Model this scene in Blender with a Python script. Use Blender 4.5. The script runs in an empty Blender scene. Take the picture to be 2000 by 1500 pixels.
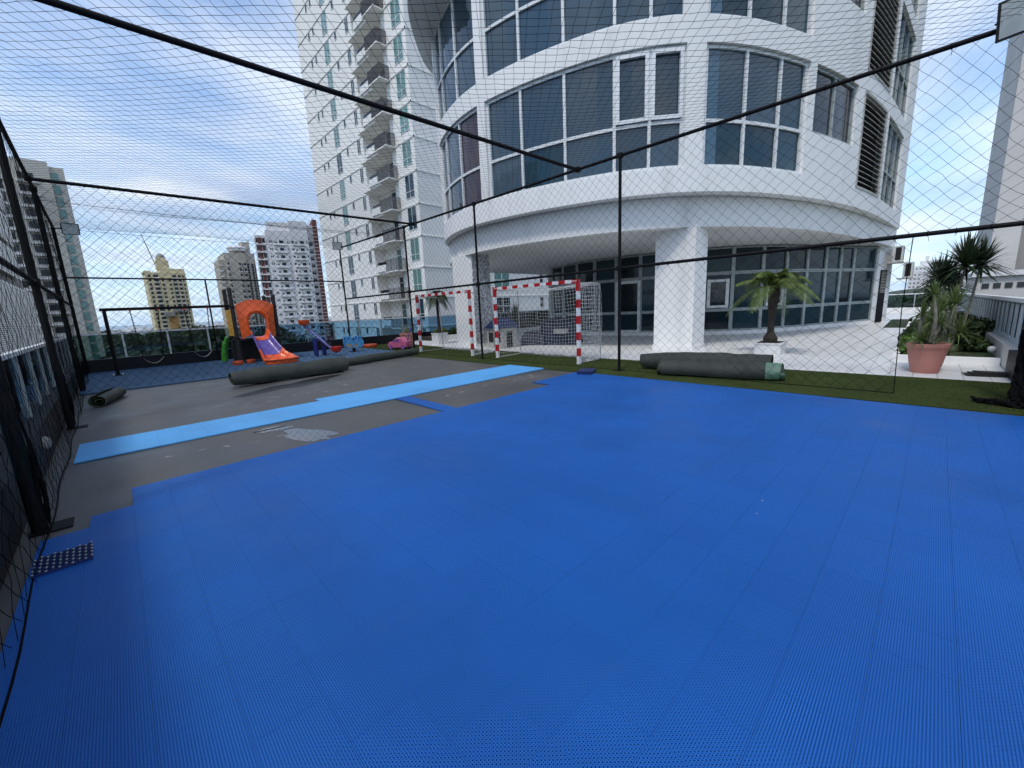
import bpy, math, random
import numpy as np
from mathutils import Vector, Matrix

random.seed(7)
RNG = np.random.default_rng(7)
SC = bpy.context.scene
COL = SC.collection
PI = math.pi

# ------------------------------------------------------------------ camera
CAM_H = 1.47
cam_d = bpy.data.cameras.new('camera')
cam_d.sensor_width = 36.0
cam_d.lens = 14.21
cam_d.clip_start = 0.05
cam_d.clip_end = 40000
cam = bpy.data.objects.new('camera', cam_d)
COL.objects.link(cam)
cam.matrix_world = Matrix(((0.7050, 0.1612, -0.6906, 0.0),
                           (-0.7079, 0.1000, -0.6992, 0.0),
                           (-0.0437, 0.9818, 0.1847, CAM_H),
                           (0, 0, 0, 1)))
SC.camera = cam

# ------------------------------------------------------------------ light
SUN_DIR = Vector((-0.60, -0.12, 1.0)).normalized()      # towards the sun, soft behind thin cloud
sun_d = bpy.data.lights.new('sun', 'SUN')
sun_d.energy = 1.5
sun_d.angle = math.radians(11)
sun_d.color = (1.0, 0.95, 0.87)
sun = bpy.data.objects.new('sun', sun_d)
COL.objects.link(sun)
sun.location = (-20, -10, 40)
sun.rotation_euler = (-SUN_DIR).to_track_quat('-Z', 'Y').to_euler()

world = bpy.data.worlds.new('World')
SC.world = world
world.use_nodes = True
SC.view_settings.view_transform = 'Standard'
SC.view_settings.look = 'None'
SC.view_settings.gamma = 1.0
SC.view_settings.use_curve_mapping = False
SC.view_settings.exposure = 0.40


def build_world():
    nt = world.node_tree
    N, L = nt.nodes, nt.links
    N.clear()
    out = N.new('ShaderNodeOutputWorld')
    bg = N.new('ShaderNodeBackground')
    bg.inputs['Strength'].default_value = 0.125
    sky = N.new('ShaderNodeTexSky')
    sky.sky_type = 'NISHITA'
    sky.sun_disc = False
    sky.sun_elevation = math.asin(SUN_DIR.z)
    sky.sun_rotation = math.atan2(SUN_DIR.x, SUN_DIR.y)
    sky.air_density = 1.0
    sky.dust_density = 0.0
    sky.ozone_density = 2.0
    tc = N.new('ShaderNodeTexCoord')
    sep = N.new('ShaderNodeSeparateXYZ')
    L.new(tc.outputs['Generated'], sep.inputs[0])

    def m(op, a, b=None):
        n = N.new('ShaderNodeMath')
        n.operation = op
        for i, v in enumerate((a, b)):
            if v is None:
                continue
            if isinstance(v, (int, float)):
                n.inputs[i].default_value = v
            else:
                L.new(v, n.inputs[i])
        return n.outputs[0]
    zz = m('MAXIMUM', sep.outputs[2], 0.0)
    den = m('ADD', zz, 0.16)
    px = m('DIVIDE', sep.outputs[0], den)
    py = m('DIVIDE', sep.outputs[1], den)
    comb = N.new('ShaderNodeCombineXYZ')
    L.new(px, comb.inputs[0])
    L.new(py, comb.inputs[1])
    # long soft streaks of thin high cloud over broken clumps
    mp = N.new('ShaderNodeMapping')
    mp.inputs['Rotation'].default_value = (0, 0, math.radians(38))
    mp.inputs['Scale'].default_value = (0.6, 1.15, 1)
    mp.inputs['Location'].default_value = (1.7, 0.4, 0)
    L.new(comb.outputs[0], mp.inputs[0])
    n1 = N.new('ShaderNodeTexNoise')
    n1.inputs['Scale'].default_value = 1.05
    n1.inputs['Detail'].default_value = 7
    n1.inputs['Roughness'].default_value = 0.56
    n1.inputs['Distortion'].default_value = 0.5
    L.new(mp.outputs[0], n1.inputs['Vector'])
    n2 = N.new('ShaderNodeTexNoise')
    n2.inputs['Scale'].default_value = 2.3
    n2.inputs['Detail'].default_value = 8
    n2.inputs['Roughness'].default_value = 0.6
    L.new(comb.outputs[0], n2.inputs['Vector'])
    mixn = m('ADD', m('MULTIPLY', n1.outputs[0], 0.66), m('MULTIPLY', n2.outputs[0], 0.34))
    ramp = N.new('ShaderNodeValToRGB')
    ramp.color_ramp.elements[0].position = 0.36
    ramp.color_ramp.elements[1].position = 0.60
    ramp.color_ramp.elements[0].color = (0.10, 0.10, 0.10, 1)
    ramp.color_ramp.elements[1].color = (0.97, 0.97, 0.97, 1)
    L.new(mixn, ramp.inputs[0])
    # cloud shade: thick parts go lavender grey, thin parts white
    n3 = N.new('ShaderNodeTexNoise')
    n3.inputs['Scale'].default_value = 1.4
    n3.inputs['Detail'].default_value = 5
    L.new(mp.outputs[0], n3.inputs['Vector'])
    cr = N.new('ShaderNodeValToRGB')
    cr.color_ramp.elements[0].position = 0.38
    cr.color_ramp.elements[1].position = 0.64
    cr.color_ramp.elements[0].color = (3.5, 4.3, 5.9, 1)
    cr.color_ramp.elements[1].color = (7.2, 7.6, 8.2, 1)
    L.new(n3.outputs[0], cr.inputs[0])
    mix = N.new('ShaderNodeMix')
    mix.data_type = 'RGBA'
    L.new(ramp.outputs[0], mix.inputs[0])
    hs = N.new('ShaderNodeHueSaturation')
    hs.inputs['Saturation'].default_value = 1.12
    hs.inputs['Value'].default_value = 1.35
    L.new(sky.outputs[0], hs.inputs['Color'])
    L.new(hs.outputs[0], mix.inputs[6])
    L.new(cr.outputs[0], mix.inputs[7])
    # pale blue air low over the horizon
    lo = N.new('ShaderNodeMapRange')
    lo.inputs[1].default_value = 0.0
    lo.inputs[2].default_value = 0.22
    lo.inputs[3].default_value = 0.75
    lo.inputs[4].default_value = 0.0
    L.new(zz, lo.inputs[0])
    mix2 = N.new('ShaderNodeMix')
    mix2.data_type = 'RGBA'
    L.new(lo.outputs[0], mix2.inputs[0])
    L.new(mix.outputs[2], mix2.inputs[6])
    mix2.inputs[7].default_value = (3.1, 4.5, 6.3, 1)
    L.new(mix2.outputs[2], bg.inputs['Color'])
    L.new(bg.outputs[0], out.inputs[0])


build_world()
SC.cycles.use_denoising = True
SC.cycles.max_bounces = 6
SC.cycles.transparent_max_bounces = 12
SC.cycles.caustics_reflective = False
SC.cycles.caustics_refractive = False


# ------------------------------------------------------------------ helpers
def lin(r, g, b):
    f = lambda c: (c / 255 / 12.92) if c / 255 <= 0.04045 else ((c / 255 + 0.055) / 1.055) ** 2.4
    return (f(r), f(g), f(b))


def mat(name, rgb, rough=0.6, var=0.0, vscale=3.0, bump=0.0, bscale=40.0, metal=0.0, spec=0.5, ior=None,
        dirt=None, dscale=0.8, objrand=0.0, wpos=False, coat=0.0, stretch=(1, 1, 1), rvar=0.0, trans=0.0, back=None):
    mt = bpy.data.materials.new(name)
    mt.use_nodes = True
    N, L = mt.node_tree.nodes, mt.node_tree.links
    b = N['Principled BSDF']
    b.inputs['Base Color'].default_value = (*rgb, 1)
    b.inputs['Roughness'].default_value = rough
    b.inputs['Metallic'].default_value = metal
    b.inputs['Specular IOR Level'].default_value = spec
    if ior:
        b.inputs['IOR'].default_value = ior
    if coat:
        b.inputs['Coat Weight'].default_value = coat
    tc = N.new('ShaderNodeTexCoord')
    mp = N.new('ShaderNodeMapping')
    mp.inputs['Scale'].default_value = stretch
    if wpos:
        L.new(N.new('ShaderNodeNewGeometry').outputs['Position'], mp.inputs[0])
    else:
        L.new(tc.outputs['Object'], mp.inputs[0])
    col = None
    if var or dirt or objrand:
        c0 = N.new('ShaderNodeRGB')
        c0.outputs[0].default_value = (*rgb, 1)
        col = c0.outputs[0]
    if var:
        n = N.new('ShaderNodeTexNoise')
        n.inputs['Scale'].default_value = vscale
        n.inputs['Detail'].default_value = 6
        L.new(mp.outputs[0], n.inputs['Vector'])
        mr = N.new('ShaderNodeMapRange')
        mr.inputs[1].default_value = 0.3
        mr.inputs[2].default_value = 0.7
        mr.inputs[3].default_value = 1 - var
        mr.inputs[4].default_value = 1 + var
        L.new(n.outputs[0], mr.inputs[0])
        hv = N.new('ShaderNodeHueSaturation')
        L.new(mr.outputs[0], hv.inputs['Value'])
        L.new(col, hv.inputs['Color'])
        col = hv.outputs[0]
        if rvar:
            mr2 = N.new('ShaderNodeMapRange')
            mr2.inputs[1].default_value = 0.3
            mr2.inputs[2].default_value = 0.7
            mr2.inputs[3].default_value = max(0.02, rough - rvar)
            mr2.inputs[4].default_value = min(1, rough + rvar)
            L.new(n.outputs[0], mr2.inputs[0])
            L.new(mr2.outputs[0], b.inputs['Roughness'])
    if objrand:
        oi = N.new('ShaderNodeObjectInfo')
        mr = N.new('ShaderNodeMapRange')
        mr.inputs[3].default_value = 1 - objrand
        mr.inputs[4].default_value = 1 + objrand
        L.new(oi.outputs['Random'], mr.inputs[0])
        hv = N.new('ShaderNodeHueSaturation')
        L.new(mr.outputs[0], hv.inputs['Value'])
        L.new(col, hv.inputs['Color'])
        col = hv.outputs[0]
    if dirt:
        n = N.new('ShaderNodeTexNoise')
        n.inputs['Scale'].default_value = dscale
        n.inputs['Detail'].default_value = 8
        n.inputs['Roughness'].default_value = 0.65
        L.new(mp.outputs[0], n.inputs['Vector'])
        mr = N.new('ShaderNodeMapRange')
        mr.inputs[1].default_value = dirt[3]
        mr.inputs[2].default_value = dirt[3] + dirt[4]
        mr.inputs[4].default_value = dirt[5]
        L.new(n.outputs[0], mr.inputs[0])
        mx = N.new('ShaderNodeMix')
        mx.data_type = 'RGBA'
        L.new(mr.outputs[0], mx.inputs[0])
        L.new(col, mx.inputs[6])
        mx.inputs[7].default_value = (*dirt[:3], 1)
        col = mx.outputs[2]
    if col is not None:
        L.new(col, b.inputs['Base Color'])
    if bump:
        n = N.new('ShaderNodeTexNoise')
        n.inputs['Scale'].default_value = bscale
        n.inputs['Detail'].default_value = 4
        L.new(mp.outputs[0], n.inputs['Vector'])
        bp = N.new('ShaderNodeBump')
        bp.inputs['Strength'].default_value = bump
        bp.inputs['Distance'].default_value = 0.02
        L.new(n.outputs[0], bp.inputs['Height'])
        L.new(bp.outputs[0], b.inputs['Normal'])
    if trans:
        tr = N.new('ShaderNodeBsdfTranslucent')
        tr.inputs['Color'].default_value = (*[min(1, c * 1.4) for c in rgb], 1)
        ms = N.new('ShaderNodeMixShader')
        ms.inputs[0].default_value = trans
        L.new(b.outputs[0], ms.inputs[1])
        L.new(tr.outputs[0], ms.inputs[2])
        L.new(ms.outputs[0], N['Material Output'].inputs[0])
    return mt


def clear_glass(name, tint, gloss=1.0):
    mt = bpy.data.materials.new(name)
    mt.use_nodes = True
    N, L = mt.node_tree.nodes, mt.node_tree.links
    N.remove(N['Principled BSDF'])
    t = N.new('ShaderNodeBsdfTransparent')
    t.inputs[0].default_value = (*tint, 1)
    g = N.new('ShaderNodeBsdfGlossy')
    g.inputs['Roughness'].default_value = 0.02
    g.inputs['Color'].default_value = (0.9, 0.95, 1, 1)
    fr = N.new('ShaderNodeFresnel')
    fr.inputs[0].default_value = 1.5
    k = N.new('ShaderNodeMath')
    k.operation = 'MULTIPLY'
    k.inputs[1].default_value = gloss
    L.new(fr.outputs[0], k.inputs[0])
    ms = N.new('ShaderNodeMixShader')
    L.new(k.outputs[0], ms.inputs[0])
    L.new(t.outputs[0], ms.inputs[1])
    L.new(g.outputs[0], ms.inputs[2])
    L.new(ms.outputs[0], N['Material Output'].inputs[0])
    return mt


class MB:
    def __init__(s):
        s.v, s.f, s.m = [], [], []

    def add(s, vs, fs, m=0):
        o = len(s.v)
        s.v.extend([tuple(map(float, p)) for p in vs])
        s.f.extend([tuple(i + o for i in f) for f in fs])
        s.m.extend([m] * len(fs))
        return s

    def box(s, x0, x1, y0, y1, z0, z1, m=0):
        return s.add([(x0, y0, z0), (x1, y0, z0), (x1, y1, z0), (x0, y1, z0), (x0, y0, z1), (x1, y0, z1), (x1, y1, z1), (x0, y1, z1)],
                     [(3, 2, 1, 0), (4, 5, 6, 7), (0, 1, 5, 4), (1, 2, 6, 5), (2, 3, 7, 6), (3, 0, 4, 7)], m)

    def obox(s, c, ax, ay, az, m=0):
        c, ax, ay, az = map(np.array, (c, ax, ay, az))
        vs = [c + i * ax + j * ay + k * az for k in (-1, 1) for i, j in ((-1, -1), (1, -1), (1, 1), (-1, 1))]
        return s.add(vs, [(3, 2, 1, 0), (4, 5, 6, 7), (0, 1, 5, 4), (1, 2, 6, 5), (2, 3, 7, 6), (3, 0, 4, 7)], m)

    def rbox(s, cx, cy, z0, z1, hx, hy, rz=0, m=0):
        c, sn = math.cos(rz), math.sin(rz)
        return s.obox((cx, cy, (z0 + z1) / 2), (c * hx, sn * hx, 0), (-sn * hy, c * hy, 0), (0, 0, (z1 - z0) / 2), m)

    def tube(s, path, r, n=8, cap=True, m=0):
        P = np.array(path, float)
        k = len(P)
        R = np.full(k, r, float) if np.isscalar(r) else np.array(r, float)
        T = np.gradient(P, axis=0)
        T /= np.linalg.norm(T, axis=1)[:, None] + 1e-12
        up = np.array([0, 0, 1.0]) if abs(T[0][2]) < 0.9 else np.array([1.0, 0, 0])
        u = np.cross(T[0], up)
        u /= np.linalg.norm(u)
        vs = []
        a = np.arange(n) * 2 * PI / n
        for i in range(k):
            u = u - T[i] * np.dot(u, T[i])
            u /= np.linalg.norm(u) + 1e-12
            w = np.cross(T[i], u)
            vs += list(P[i] + R[i] * (np.outer(np.cos(a), u) + np.outer(np.sin(a), w)))
        fs = []
        for i in range(k - 1):
            for j in range(n):
                fs.append((i * n + j, i * n + (j + 1) % n, (i + 1) * n + (j + 1) % n, (i + 1) * n + j))
        if cap:
            fs.append(tuple(range(n - 1, -1, -1)))
            fs.append(tuple((k - 1) * n + j for j in range(n)))
        return s.add(vs, fs, m)

    def prism(s, poly, z0, z1, m=0):
        n = len(poly)
        vs = [(x, y, z0) for x, y in poly] + [(x, y, z1) for x, y in poly]
        ar = sum(poly[i][0] * poly[(i + 1) % n][1] - poly[(i + 1) % n][0] * poly[i][1] for i in range(n))
        idx = list(range(n)) if ar > 0 else list(range(n))[::-1]
        fs = [tuple(idx[::-1]), tuple(i + n for i in idx)]
        for a, b in zip(idx, idx[1:] + idx[:1]):
            fs.append((a, b, b + n, a + n))
        return s.add(vs, fs, m)

    def lathe(s, prof, n=20, c=(0, 0, 0), m=0, cap=True):
        vs = []
        for r, z in prof:
            for j in range(n):
                a = 2 * PI * j / n
                vs.append((c[0] + r * math.cos(a), c[1] + r * math.sin(a), c[2] + z))
        fs = []
        for i in range(len(prof) - 1):
            for j in range(n):
                fs.append((i * n + j, i * n + (j + 1) % n, (i + 1) * n + (j + 1) % n, (i + 1) * n + j))
        if cap:
            fs.append(tuple(range(n - 1, -1, -1)))
            fs.append(tuple((len(prof) - 1) * n + j for j in range(n)))
        return s.add(vs, fs, m)

    def strip(s, A, B, m=0):
        k = len(A)
        return s.add(list(A) + list(B), [(i, i + 1, i + 1 + k, i + k) for i in range(k - 1)], m)

    def build(s, name, mats, parent=None, smooth=False, angle=40):
        me = bpy.data.meshes.new(name)
        off = np.array(parent.matrix_world.translation if parent is not None and parent.parent is None else (0, 0, 0))
        if parent is not None:
            off = np.array(world_loc(parent))
        V = np.array(s.v, float) - off
        me.from_pydata(V.tolist(), [], s.f)
        mats = mats if isinstance(mats, (list, tuple)) else [mats]
        for x in mats:
            me.materials.append(x)
        if len(mats) > 1:
            me.polygons.foreach_set('material_index', s.m)
        if smooth:
            me.shade_smooth()
            me.set_sharp_from_angle(angle=math.radians(angle))
        me.update()
        o = bpy.data.objects.new(name, me)
        COL.objects.link(o)
        if parent is not None:
            o.parent = parent
        return o


def world_loc(o):
    p = Vector(o.location)
    while o.parent is not None:
        o = o.parent
        p += Vector(o.location)
    return p


def tag(o, label=None, cat=None, group=None, kind=None):
    if label:
        o['label'] = label
    if cat:
        o['category'] = cat
    if group:
        o['group'] = group
    if kind:
        o['kind'] = kind
    return o


def thing(name, label, cat, loc=(0, 0, 0), group=None):
    o = bpy.data.objects.new(name, None)
    o.empty_display_size = 0.2
    COL.objects.link(o)
    o.location = loc
    return tag(o, label, cat, group)


def copy_tree(o, parent=None):
    c = o.copy()
    COL.objects.link(c)
    c.parent = parent
    for ch in list(o.children):
        copy_tree(ch, c)
    return c


def bx(name, m, parent, *a):
    return MB().box(*a).build(name, m, parent)


def catmull(P, n=12):
    P = [np.array(p, float) for p in P]
    P = [2 * P[0] - P[1]] + P + [2 * P[-1] - P[-2]]
    o = []
    for i in range(1, len(P) - 2):
        for j in range(n):
            t = j / n
            a, b, c, d = P[i - 1:i + 3]
            o.append(.5 * (2 * b + (c - a) * t + (2 * a - 5 * b + 4 * c - d) * t * t + (3 * b - a - 3 * c + d) * t ** 3))
    o.append(P[-2])
    return np.array(o)


def smooth_curve(C, it):
    C = C.copy()
    for _ in range(it):
        C[1:-1] = .25 * C[:-2] + .5 * C[1:-1] + .25 * C[2:]
    return C


class Plan:
    """a wall line in plan, addressed by its length"""
    def __init__(s, pts, it=60, n=12):
        s.P = smooth_curve(catmull(pts, n), it)
        s.S = np.r_[0, np.cumsum(np.hypot(*np.diff(s.P, axis=0).T))]
        T = np.gradient(s.P, axis=0)
        T /= np.linalg.norm(T, axis=1)[:, None]
        s.T = T
        s.Nn = np.c_[T[:, 1], -T[:, 0]]

    def at(s, q, off=0.0):
        x = np.interp(q, s.S, s.P[:, 0])
        y = np.interp(q, s.S, s.P[:, 1])
        nx = np.interp(q, s.S, s.Nn[:, 0])
        ny = np.interp(q, s.S, s.Nn[:, 1])
        k = math.hypot(nx, ny)
        return np.array([x + nx / k * off, y + ny / k * off])

    def band(s, mb, s0, s1, z0, z1, o0, o1, step=0.3, m=0):
        n = max(1, int(math.ceil((s1 - s0) / step)))
        qs = [s0 + (s1 - s0) * i / n for i in range(n + 1)]
        A = [s.at(q, o0) for q in qs]
        B = [s.at(q, o1) for q in qs]
        vs = []
        for a, b in zip(A, B):
            vs += [(a[0], a[1], z0), (a[0], a[1], z1), (b[0], b[1], z1), (b[0], b[1], z0)]
        fs = []
        for i in range(n):
            for j in range(4):
                fs.append((4 * i + j, 4 * i + (j + 1) % 4, 4 * (i + 1) + (j + 1) % 4, 4 * (i + 1) + j))
        fs.append((3, 2, 1, 0))
        fs.append((4 * n, 4 * n + 1, 4 * n + 2, 4 * n + 3))
        return mb.add(vs, [f[::-1] for f in fs], m)


# ------------------------------------------------------------------ materials
M = {}
M['white'] = mat('white_render', (0.82, 0.815, 0.80), 0.75, var=0.03, vscale=0.7, bump=0.15, bscale=30, dirt=(0.40, 0.41, 0.40, 0.54, 0.3, 0.5), dscale=1.1, stretch=(1.3, 1.3, 0.16))
M['tower_white'] = mat('tower_render', (0.82, 0.81, 0.78), 0.8, var=0.04, vscale=0.3, dirt=(0.5, 0.5, 0.48, 0.58, 0.3, 0.3), dscale=0.2, stretch=(1, 1, 0.25))
M['frame'] = mat('window_frame', (0.72, 0.73, 0.73), 0.4, var=0.04)
M['frame_grey'] = mat('window_frame_grey', (0.33, 0.37, 0.37), 0.4, var=0.06)
M['pane'] = mat('window_glass', (0.022, 0.050, 0.074), 0.03, spec=0.5, ior=1.62, objrand=0.5, bump=0.12, bscale=0.9)
M['pane_teal'] = mat('window_glass_teal', (0.010, 0.040, 0.058), 0.04, spec=0.5, ior=1.48, objrand=0.4, bump=0.12, bscale=0.9)
M['pane_dark'] = mat('window_glass_dark', (0.012, 0.02, 0.024), 0.04, spec=0.5, ior=1.5, objrand=0.4)
M['pane_ground'] = mat('ground_floor_glass', (0.015, 0.034, 0.044), 0.05, spec=0.35, ior=1.4, objrand=0.6)
M['pane_green'] = mat('apartment_glass', (0.13, 0.25, 0.235), 0.06, spec=0.6, objrand=0.35)
M['far_pane'] = mat('far_window', (0.02, 0.025, 0.03), 0.15, objrand=0.3)
M['louvre'] = mat('louvre_metal', (0.40, 0.39, 0.36), 0.5, var=0.08)
M['dark_gap'] = mat('dark_recess', (0.015, 0.015, 0.016), 0.9)
M['soffit'] = mat('soffit_render', (0.74, 0.74, 0.73), 0.8, var=0.03, vscale=0.8)
M['grille'] = mat('balcony_grille', (0.10, 0.10, 0.105), 0.6)
M['granite'] = mat('granite', (0.42, 0.43, 0.45), 0.5, var=0.8, vscale=16)
M['black_steel'] = mat('black_steel', (0.006, 0.006, 0.007), 0.6, spec=0.15, var=0.2, vscale=8, bump=0.1)
M['cord'] = mat('net_cord', (0.004, 0.004, 0.005), 0.9, spec=0.1)
M['black_cloth'] = mat('bunched_cord', (0.005, 0.005, 0.006), 0.9, spec=0.1, var=0.5, vscale=30, bump=0.8, bscale=60)
M['kerb_black'] = mat('black_coating', (0.010, 0.011, 0.014), 0.55, spec=0.25, var=0.25, vscale=3, bump=0.15)
M['floor'] = mat('waterproof_floor', (0.078, 0.076, 0.074), 0.55, var=0.26, vscale=0.9, bump=0.12, bscale=25, rvar=0.22,
                 dirt=(0.15, 0.13, 0.105, 0.56, 0.2, 0.5), dscale=0.7)
M['paving'] = mat('white_paving', (0.70, 0.70, 0.69), 0.45, var=0.06, vscale=1.5, bump=0.05, dirt=(0.36, 0.35, 0.33, 0.6, 0.25, 0.5), dscale=0.5)
M['turf'] = mat('turf_ground', (0.052, 0.070, 0.020), 0.9, spec=0.1, var=0.2, vscale=1.2, bump=0.9, bscale=160)
M['blade'] = mat('turf_blade', (0.062, 0.084, 0.024), 0.8, spec=0.15, var=0.25, vscale=2.0)
M['grass'] = mat('garden_grass', (0.022, 0.040, 0.012), 0.9, var=0.3, vscale=6, bump=0.8, bscale=90)
M['play_mat'] = mat('blue_rubber', (0.034, 0.086, 0.165), 0.8, var=0.14, vscale=2.0, bump=0.35, bscale=120)
M['tile'] = mat('blue_tile', (0.0120, 0.105, 0.395), 0.5, spec=0.25, objrand=0.025, var=0.07, vscale=1.1, rvar=0.12, wpos=True, dirt=(0.045, 0.115, 0.31, 0.60, 0.18, 0.4), dscale=1.9)
M['tile_dark'] = mat('navy_tile', (0.012, 0.025, 0.11), 0.4, var=0.1)
M['under'] = mat('court_underlay', (0.012, 0.05, 0.19), 0.9)
M['tile_light'] = mat('light_blue_tile', (0.115, 0.405, 0.78), 0.5, spec=0.25, objrand=0.03, var=0.06, vscale=1.1, rvar=0.1, wpos=True, dirt=(0.16, 0.30, 0.48, 0.60, 0.2, 0.35), dscale=2.2)
M['chrome'] = mat('galvanised', (0.55, 0.56, 0.58), 0.35, metal=0.8)
M['lamp_grey'] = mat('old_lamp_glass', (0.30, 0.29, 0.27), 0.4, var=0.3, vscale=20)
M['rail_white'] = mat('white_rail', (0.78, 0.79, 0.80), 0.35)
M['glass_blue'] = clear_glass('balustrade_glass', (0.50, 0.68, 0.80))
M['glass_clear'] = clear_glass('balustrade_glass_clear', (0.55, 0.66, 0.64))
M['red'] = mat('red_paint', (0.50, 0.012, 0.018), 0.35, var=0.06)
M['goal_white'] = mat('goal_white', (0.80, 0.80, 0.82), 0.35, var=0.03)
M['goal_net'] = mat('goal_net', (0.70, 0.71, 0.70), 0.8)
M['goal_pipe'] = mat('goal_pipe', (0.40, 0.40, 0.39), 0.4, metal=0.3)
M['roll_back'] = mat('turf_backing', (0.030, 0.036, 0.030), 0.75, var=0.3, vscale=4, bump=0.5, bscale=25)
M['roll_green'] = mat('turf_pile', (0.045, 0.070, 0.030), 0.9, var=0.3, vscale=8, bump=0.8, bscale=90)
M['roll_tape'] = mat('rolled_turf_end', (0.10, 0.19, 0.135), 0.5, var=0.35, vscale=14, bump=0.4, bscale=40)
M['orange'] = mat('orange_plastic', (0.78, 0.105, 0.014), 0.35, var=0.05, coat=0.15)
M['orange_dk'] = mat('orange_rubber', (0.55, 0.075, 0.018), 0.5, var=0.08)
M['purple'] = mat('purple_plastic', (0.125, 0.085, 0.36), 0.35, var=0.05, coat=0.15)
M['yellow'] = mat('yellow_plastic', (0.66, 0.36, 0.02), 0.4, var=0.05)
M['green_pl'] = mat('green_plastic', (0.06, 0.30, 0.03), 0.4, var=0.05)
M['navy'] = mat('navy_paint', (0.012, 0.02, 0.16), 0.4, var=0.08)
M['blue_pl'] = mat('sky_blue_plastic', (0.10, 0.36, 0.66), 0.4, var=0.06)
M['beam_blue'] = mat('beam_violet', (0.16, 0.17, 0.42), 0.4, var=0.08)
M['red_pl'] = mat('red_plastic', (0.60, 0.035, 0.02), 0.35)
M['pink'] = mat('pink_plastic', (0.58, 0.13, 0.26), 0.4, var=0.06)
M['black_pl'] = mat('black_plastic', (0.015, 0.015, 0.017), 0.5)
M['rubber'] = mat('dark_rubber', (0.02, 0.02, 0.02), 0.7)
M['terracotta'] = mat('terracotta_pot', (0.50, 0.21, 0.17), 0.7, var=0.07, vscale=4, bump=0.1)
M['soil'] = mat('soil', (0.03, 0.022, 0.016), 0.95, bump=0.9, bscale=60)
M['pot_white'] = mat('white_pot', (0.70, 0.70, 0.69), 0.6, var=0.05)
M['trunk'] = mat('palm_trunk', (0.030, 0.023, 0.018), 0.9, var=0.4, vscale=14, bump=1.0, bscale=30)
M['stem'] = mat('stem_bark', (0.20, 0.18, 0.15), 0.85, var=0.25, vscale=12, bump=0.5, bscale=40)
M['frond'] = mat('palm_frond', (0.105, 0.150, 0.030), 0.5, var=0.35, vscale=6, objrand=0.2, trans=0.25)
M['frond_dk'] = mat('dark_frond', (0.040, 0.062, 0.024), 0.5, var=0.35, vscale=6, objrand=0.2, trans=0.2)
M['drac'] = mat('dracaena_leaf', (0.022, 0.038, 0.016), 0.42, var=0.4, vscale=9, trans=0.15)
M['drac_lt'] = mat('young_leaf', (0.11, 0.15, 0.045), 0.45, var=0.35, vscale=9, trans=0.25)
M['shrub'] = mat('shrub_leaf', (0.030, 0.062, 0.014), 0.5, var=0.4, vscale=9, trans=0.2)
M['shrub_lt'] = mat('bright_shrub_leaf', (0.085, 0.15, 0.022), 0.5, var=0.35, vscale=9, trans=0.25)
M['spider'] = mat('variegated_leaf', (0.22, 0.25, 0.14), 0.5, var=0.4, vscale=12, trans=0.2)
M['tree'] = [mat('tree_leaf_%s' % n, c, 0.6, var=0.45, vscale=0.5, objrand=0.25, trans=0.12) for n, c in
             (('olive', (0.030, 0.042, 0.016)), ('deep', (0.018, 0.032, 0.014)), ('fresh', (0.050, 0.066, 0.020)))]
M['bark'] = mat('tree_bark', (0.07, 0.055, 0.04), 0.9, var=0.3, bump=0.6, bscale=10)
M['city_ground'] = mat('city_ground', (0.055, 0.065, 0.035), 0.95, var=0.5, vscale=0.02, dirt=(0.2, 0.19, 0.17, 0.55, 0.1, 0.7), dscale=0.03)
M['sea'] = mat('sea_water', (0.05, 0.11, 0.17), 0.25, bump=0.3, bscale=0.05)
M['cream'] = mat('cream_tower', (0.60, 0.52, 0.33), 0.85, var=0.06, vscale=0.08, dirt=(0.33, 0.22, 0.10, 0.60, 0.15, 0.5), dscale=0.05, stretch=(1, 1, 0.2))
M['beige'] = mat('beige_tower', (0.44, 0.40, 0.34), 0.85, var=0.06, vscale=0.1, dirt=(0.2, 0.18, 0.15, 0.58, 0.2, 0.5), dscale=0.06, stretch=(1, 1, 0.2))
M['far_white'] = mat('far_white_tower', (0.74, 0.73, 0.74), 0.85, var=0.05, vscale=0.1, dirt=(0.4, 0.39, 0.38, 0.58, 0.2, 0.5), dscale=0.08, stretch=(1, 1, 0.2))
M['brick_red'] = mat('brick_red_stripe', (0.17, 0.06, 0.052), 0.85, var=0.1, vscale=0.4)
M['left_beige'] = mat('left_tower_render', (0.58, 0.55, 0.49), 0.85, var=0.06, vscale=0.2, dirt=(0.3, 0.28, 0.23, 0.56, 0.2, 0.6), dscale=0.15, stretch=(1, 1, 0.3))
M['concrete'] = mat('grey_concrete', (0.27, 0.26, 0.25), 0.85, var=0.1, vscale=0.2, dirt=(0.16, 0.16, 0.15, 0.55, 0.2, 0.5), dscale=0.1, stretch=(1, 1, 0.3))
M['pale_conc'] = mat('pale_concrete', (0.56, 0.54, 0.52), 0.85, var=0.06, vscale=0.2)
M['screen'] = mat('white_screen_slat', (0.86, 0.86, 0.85), 0.5, var=0.05)
M['puddle'] = mat('puddle_water', (0.05, 0.047, 0.043), 0.02, spec=0.7)
M['wet'] = mat('wet_floor', (0.022, 0.021, 0.020), 0.30, var=0.2, vscale=3)
M['scuff'] = mat('white_scuff', (0.25, 0.245, 0.235), 0.8, var=0.6, vscale=9)
M['tarp'] = mat('navy_tarp', (0.007, 0.010, 0.034), 0.45, var=0.3, vscale=4, bump=0.5, bscale=6)
M['house_wall'] = mat('playhouse_wall', (0.42, 0.40, 0.37), 0.6, var=0.08)
M['house_roof'] = mat('playhouse_roof', (0.014, 0.028, 0.09), 0.5, var=0.08)
M['lamp_glass'] = mat('floodlight_lens', (0.55, 0.58, 0.55), 0.12, var=0.12, vscale=10)
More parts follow.
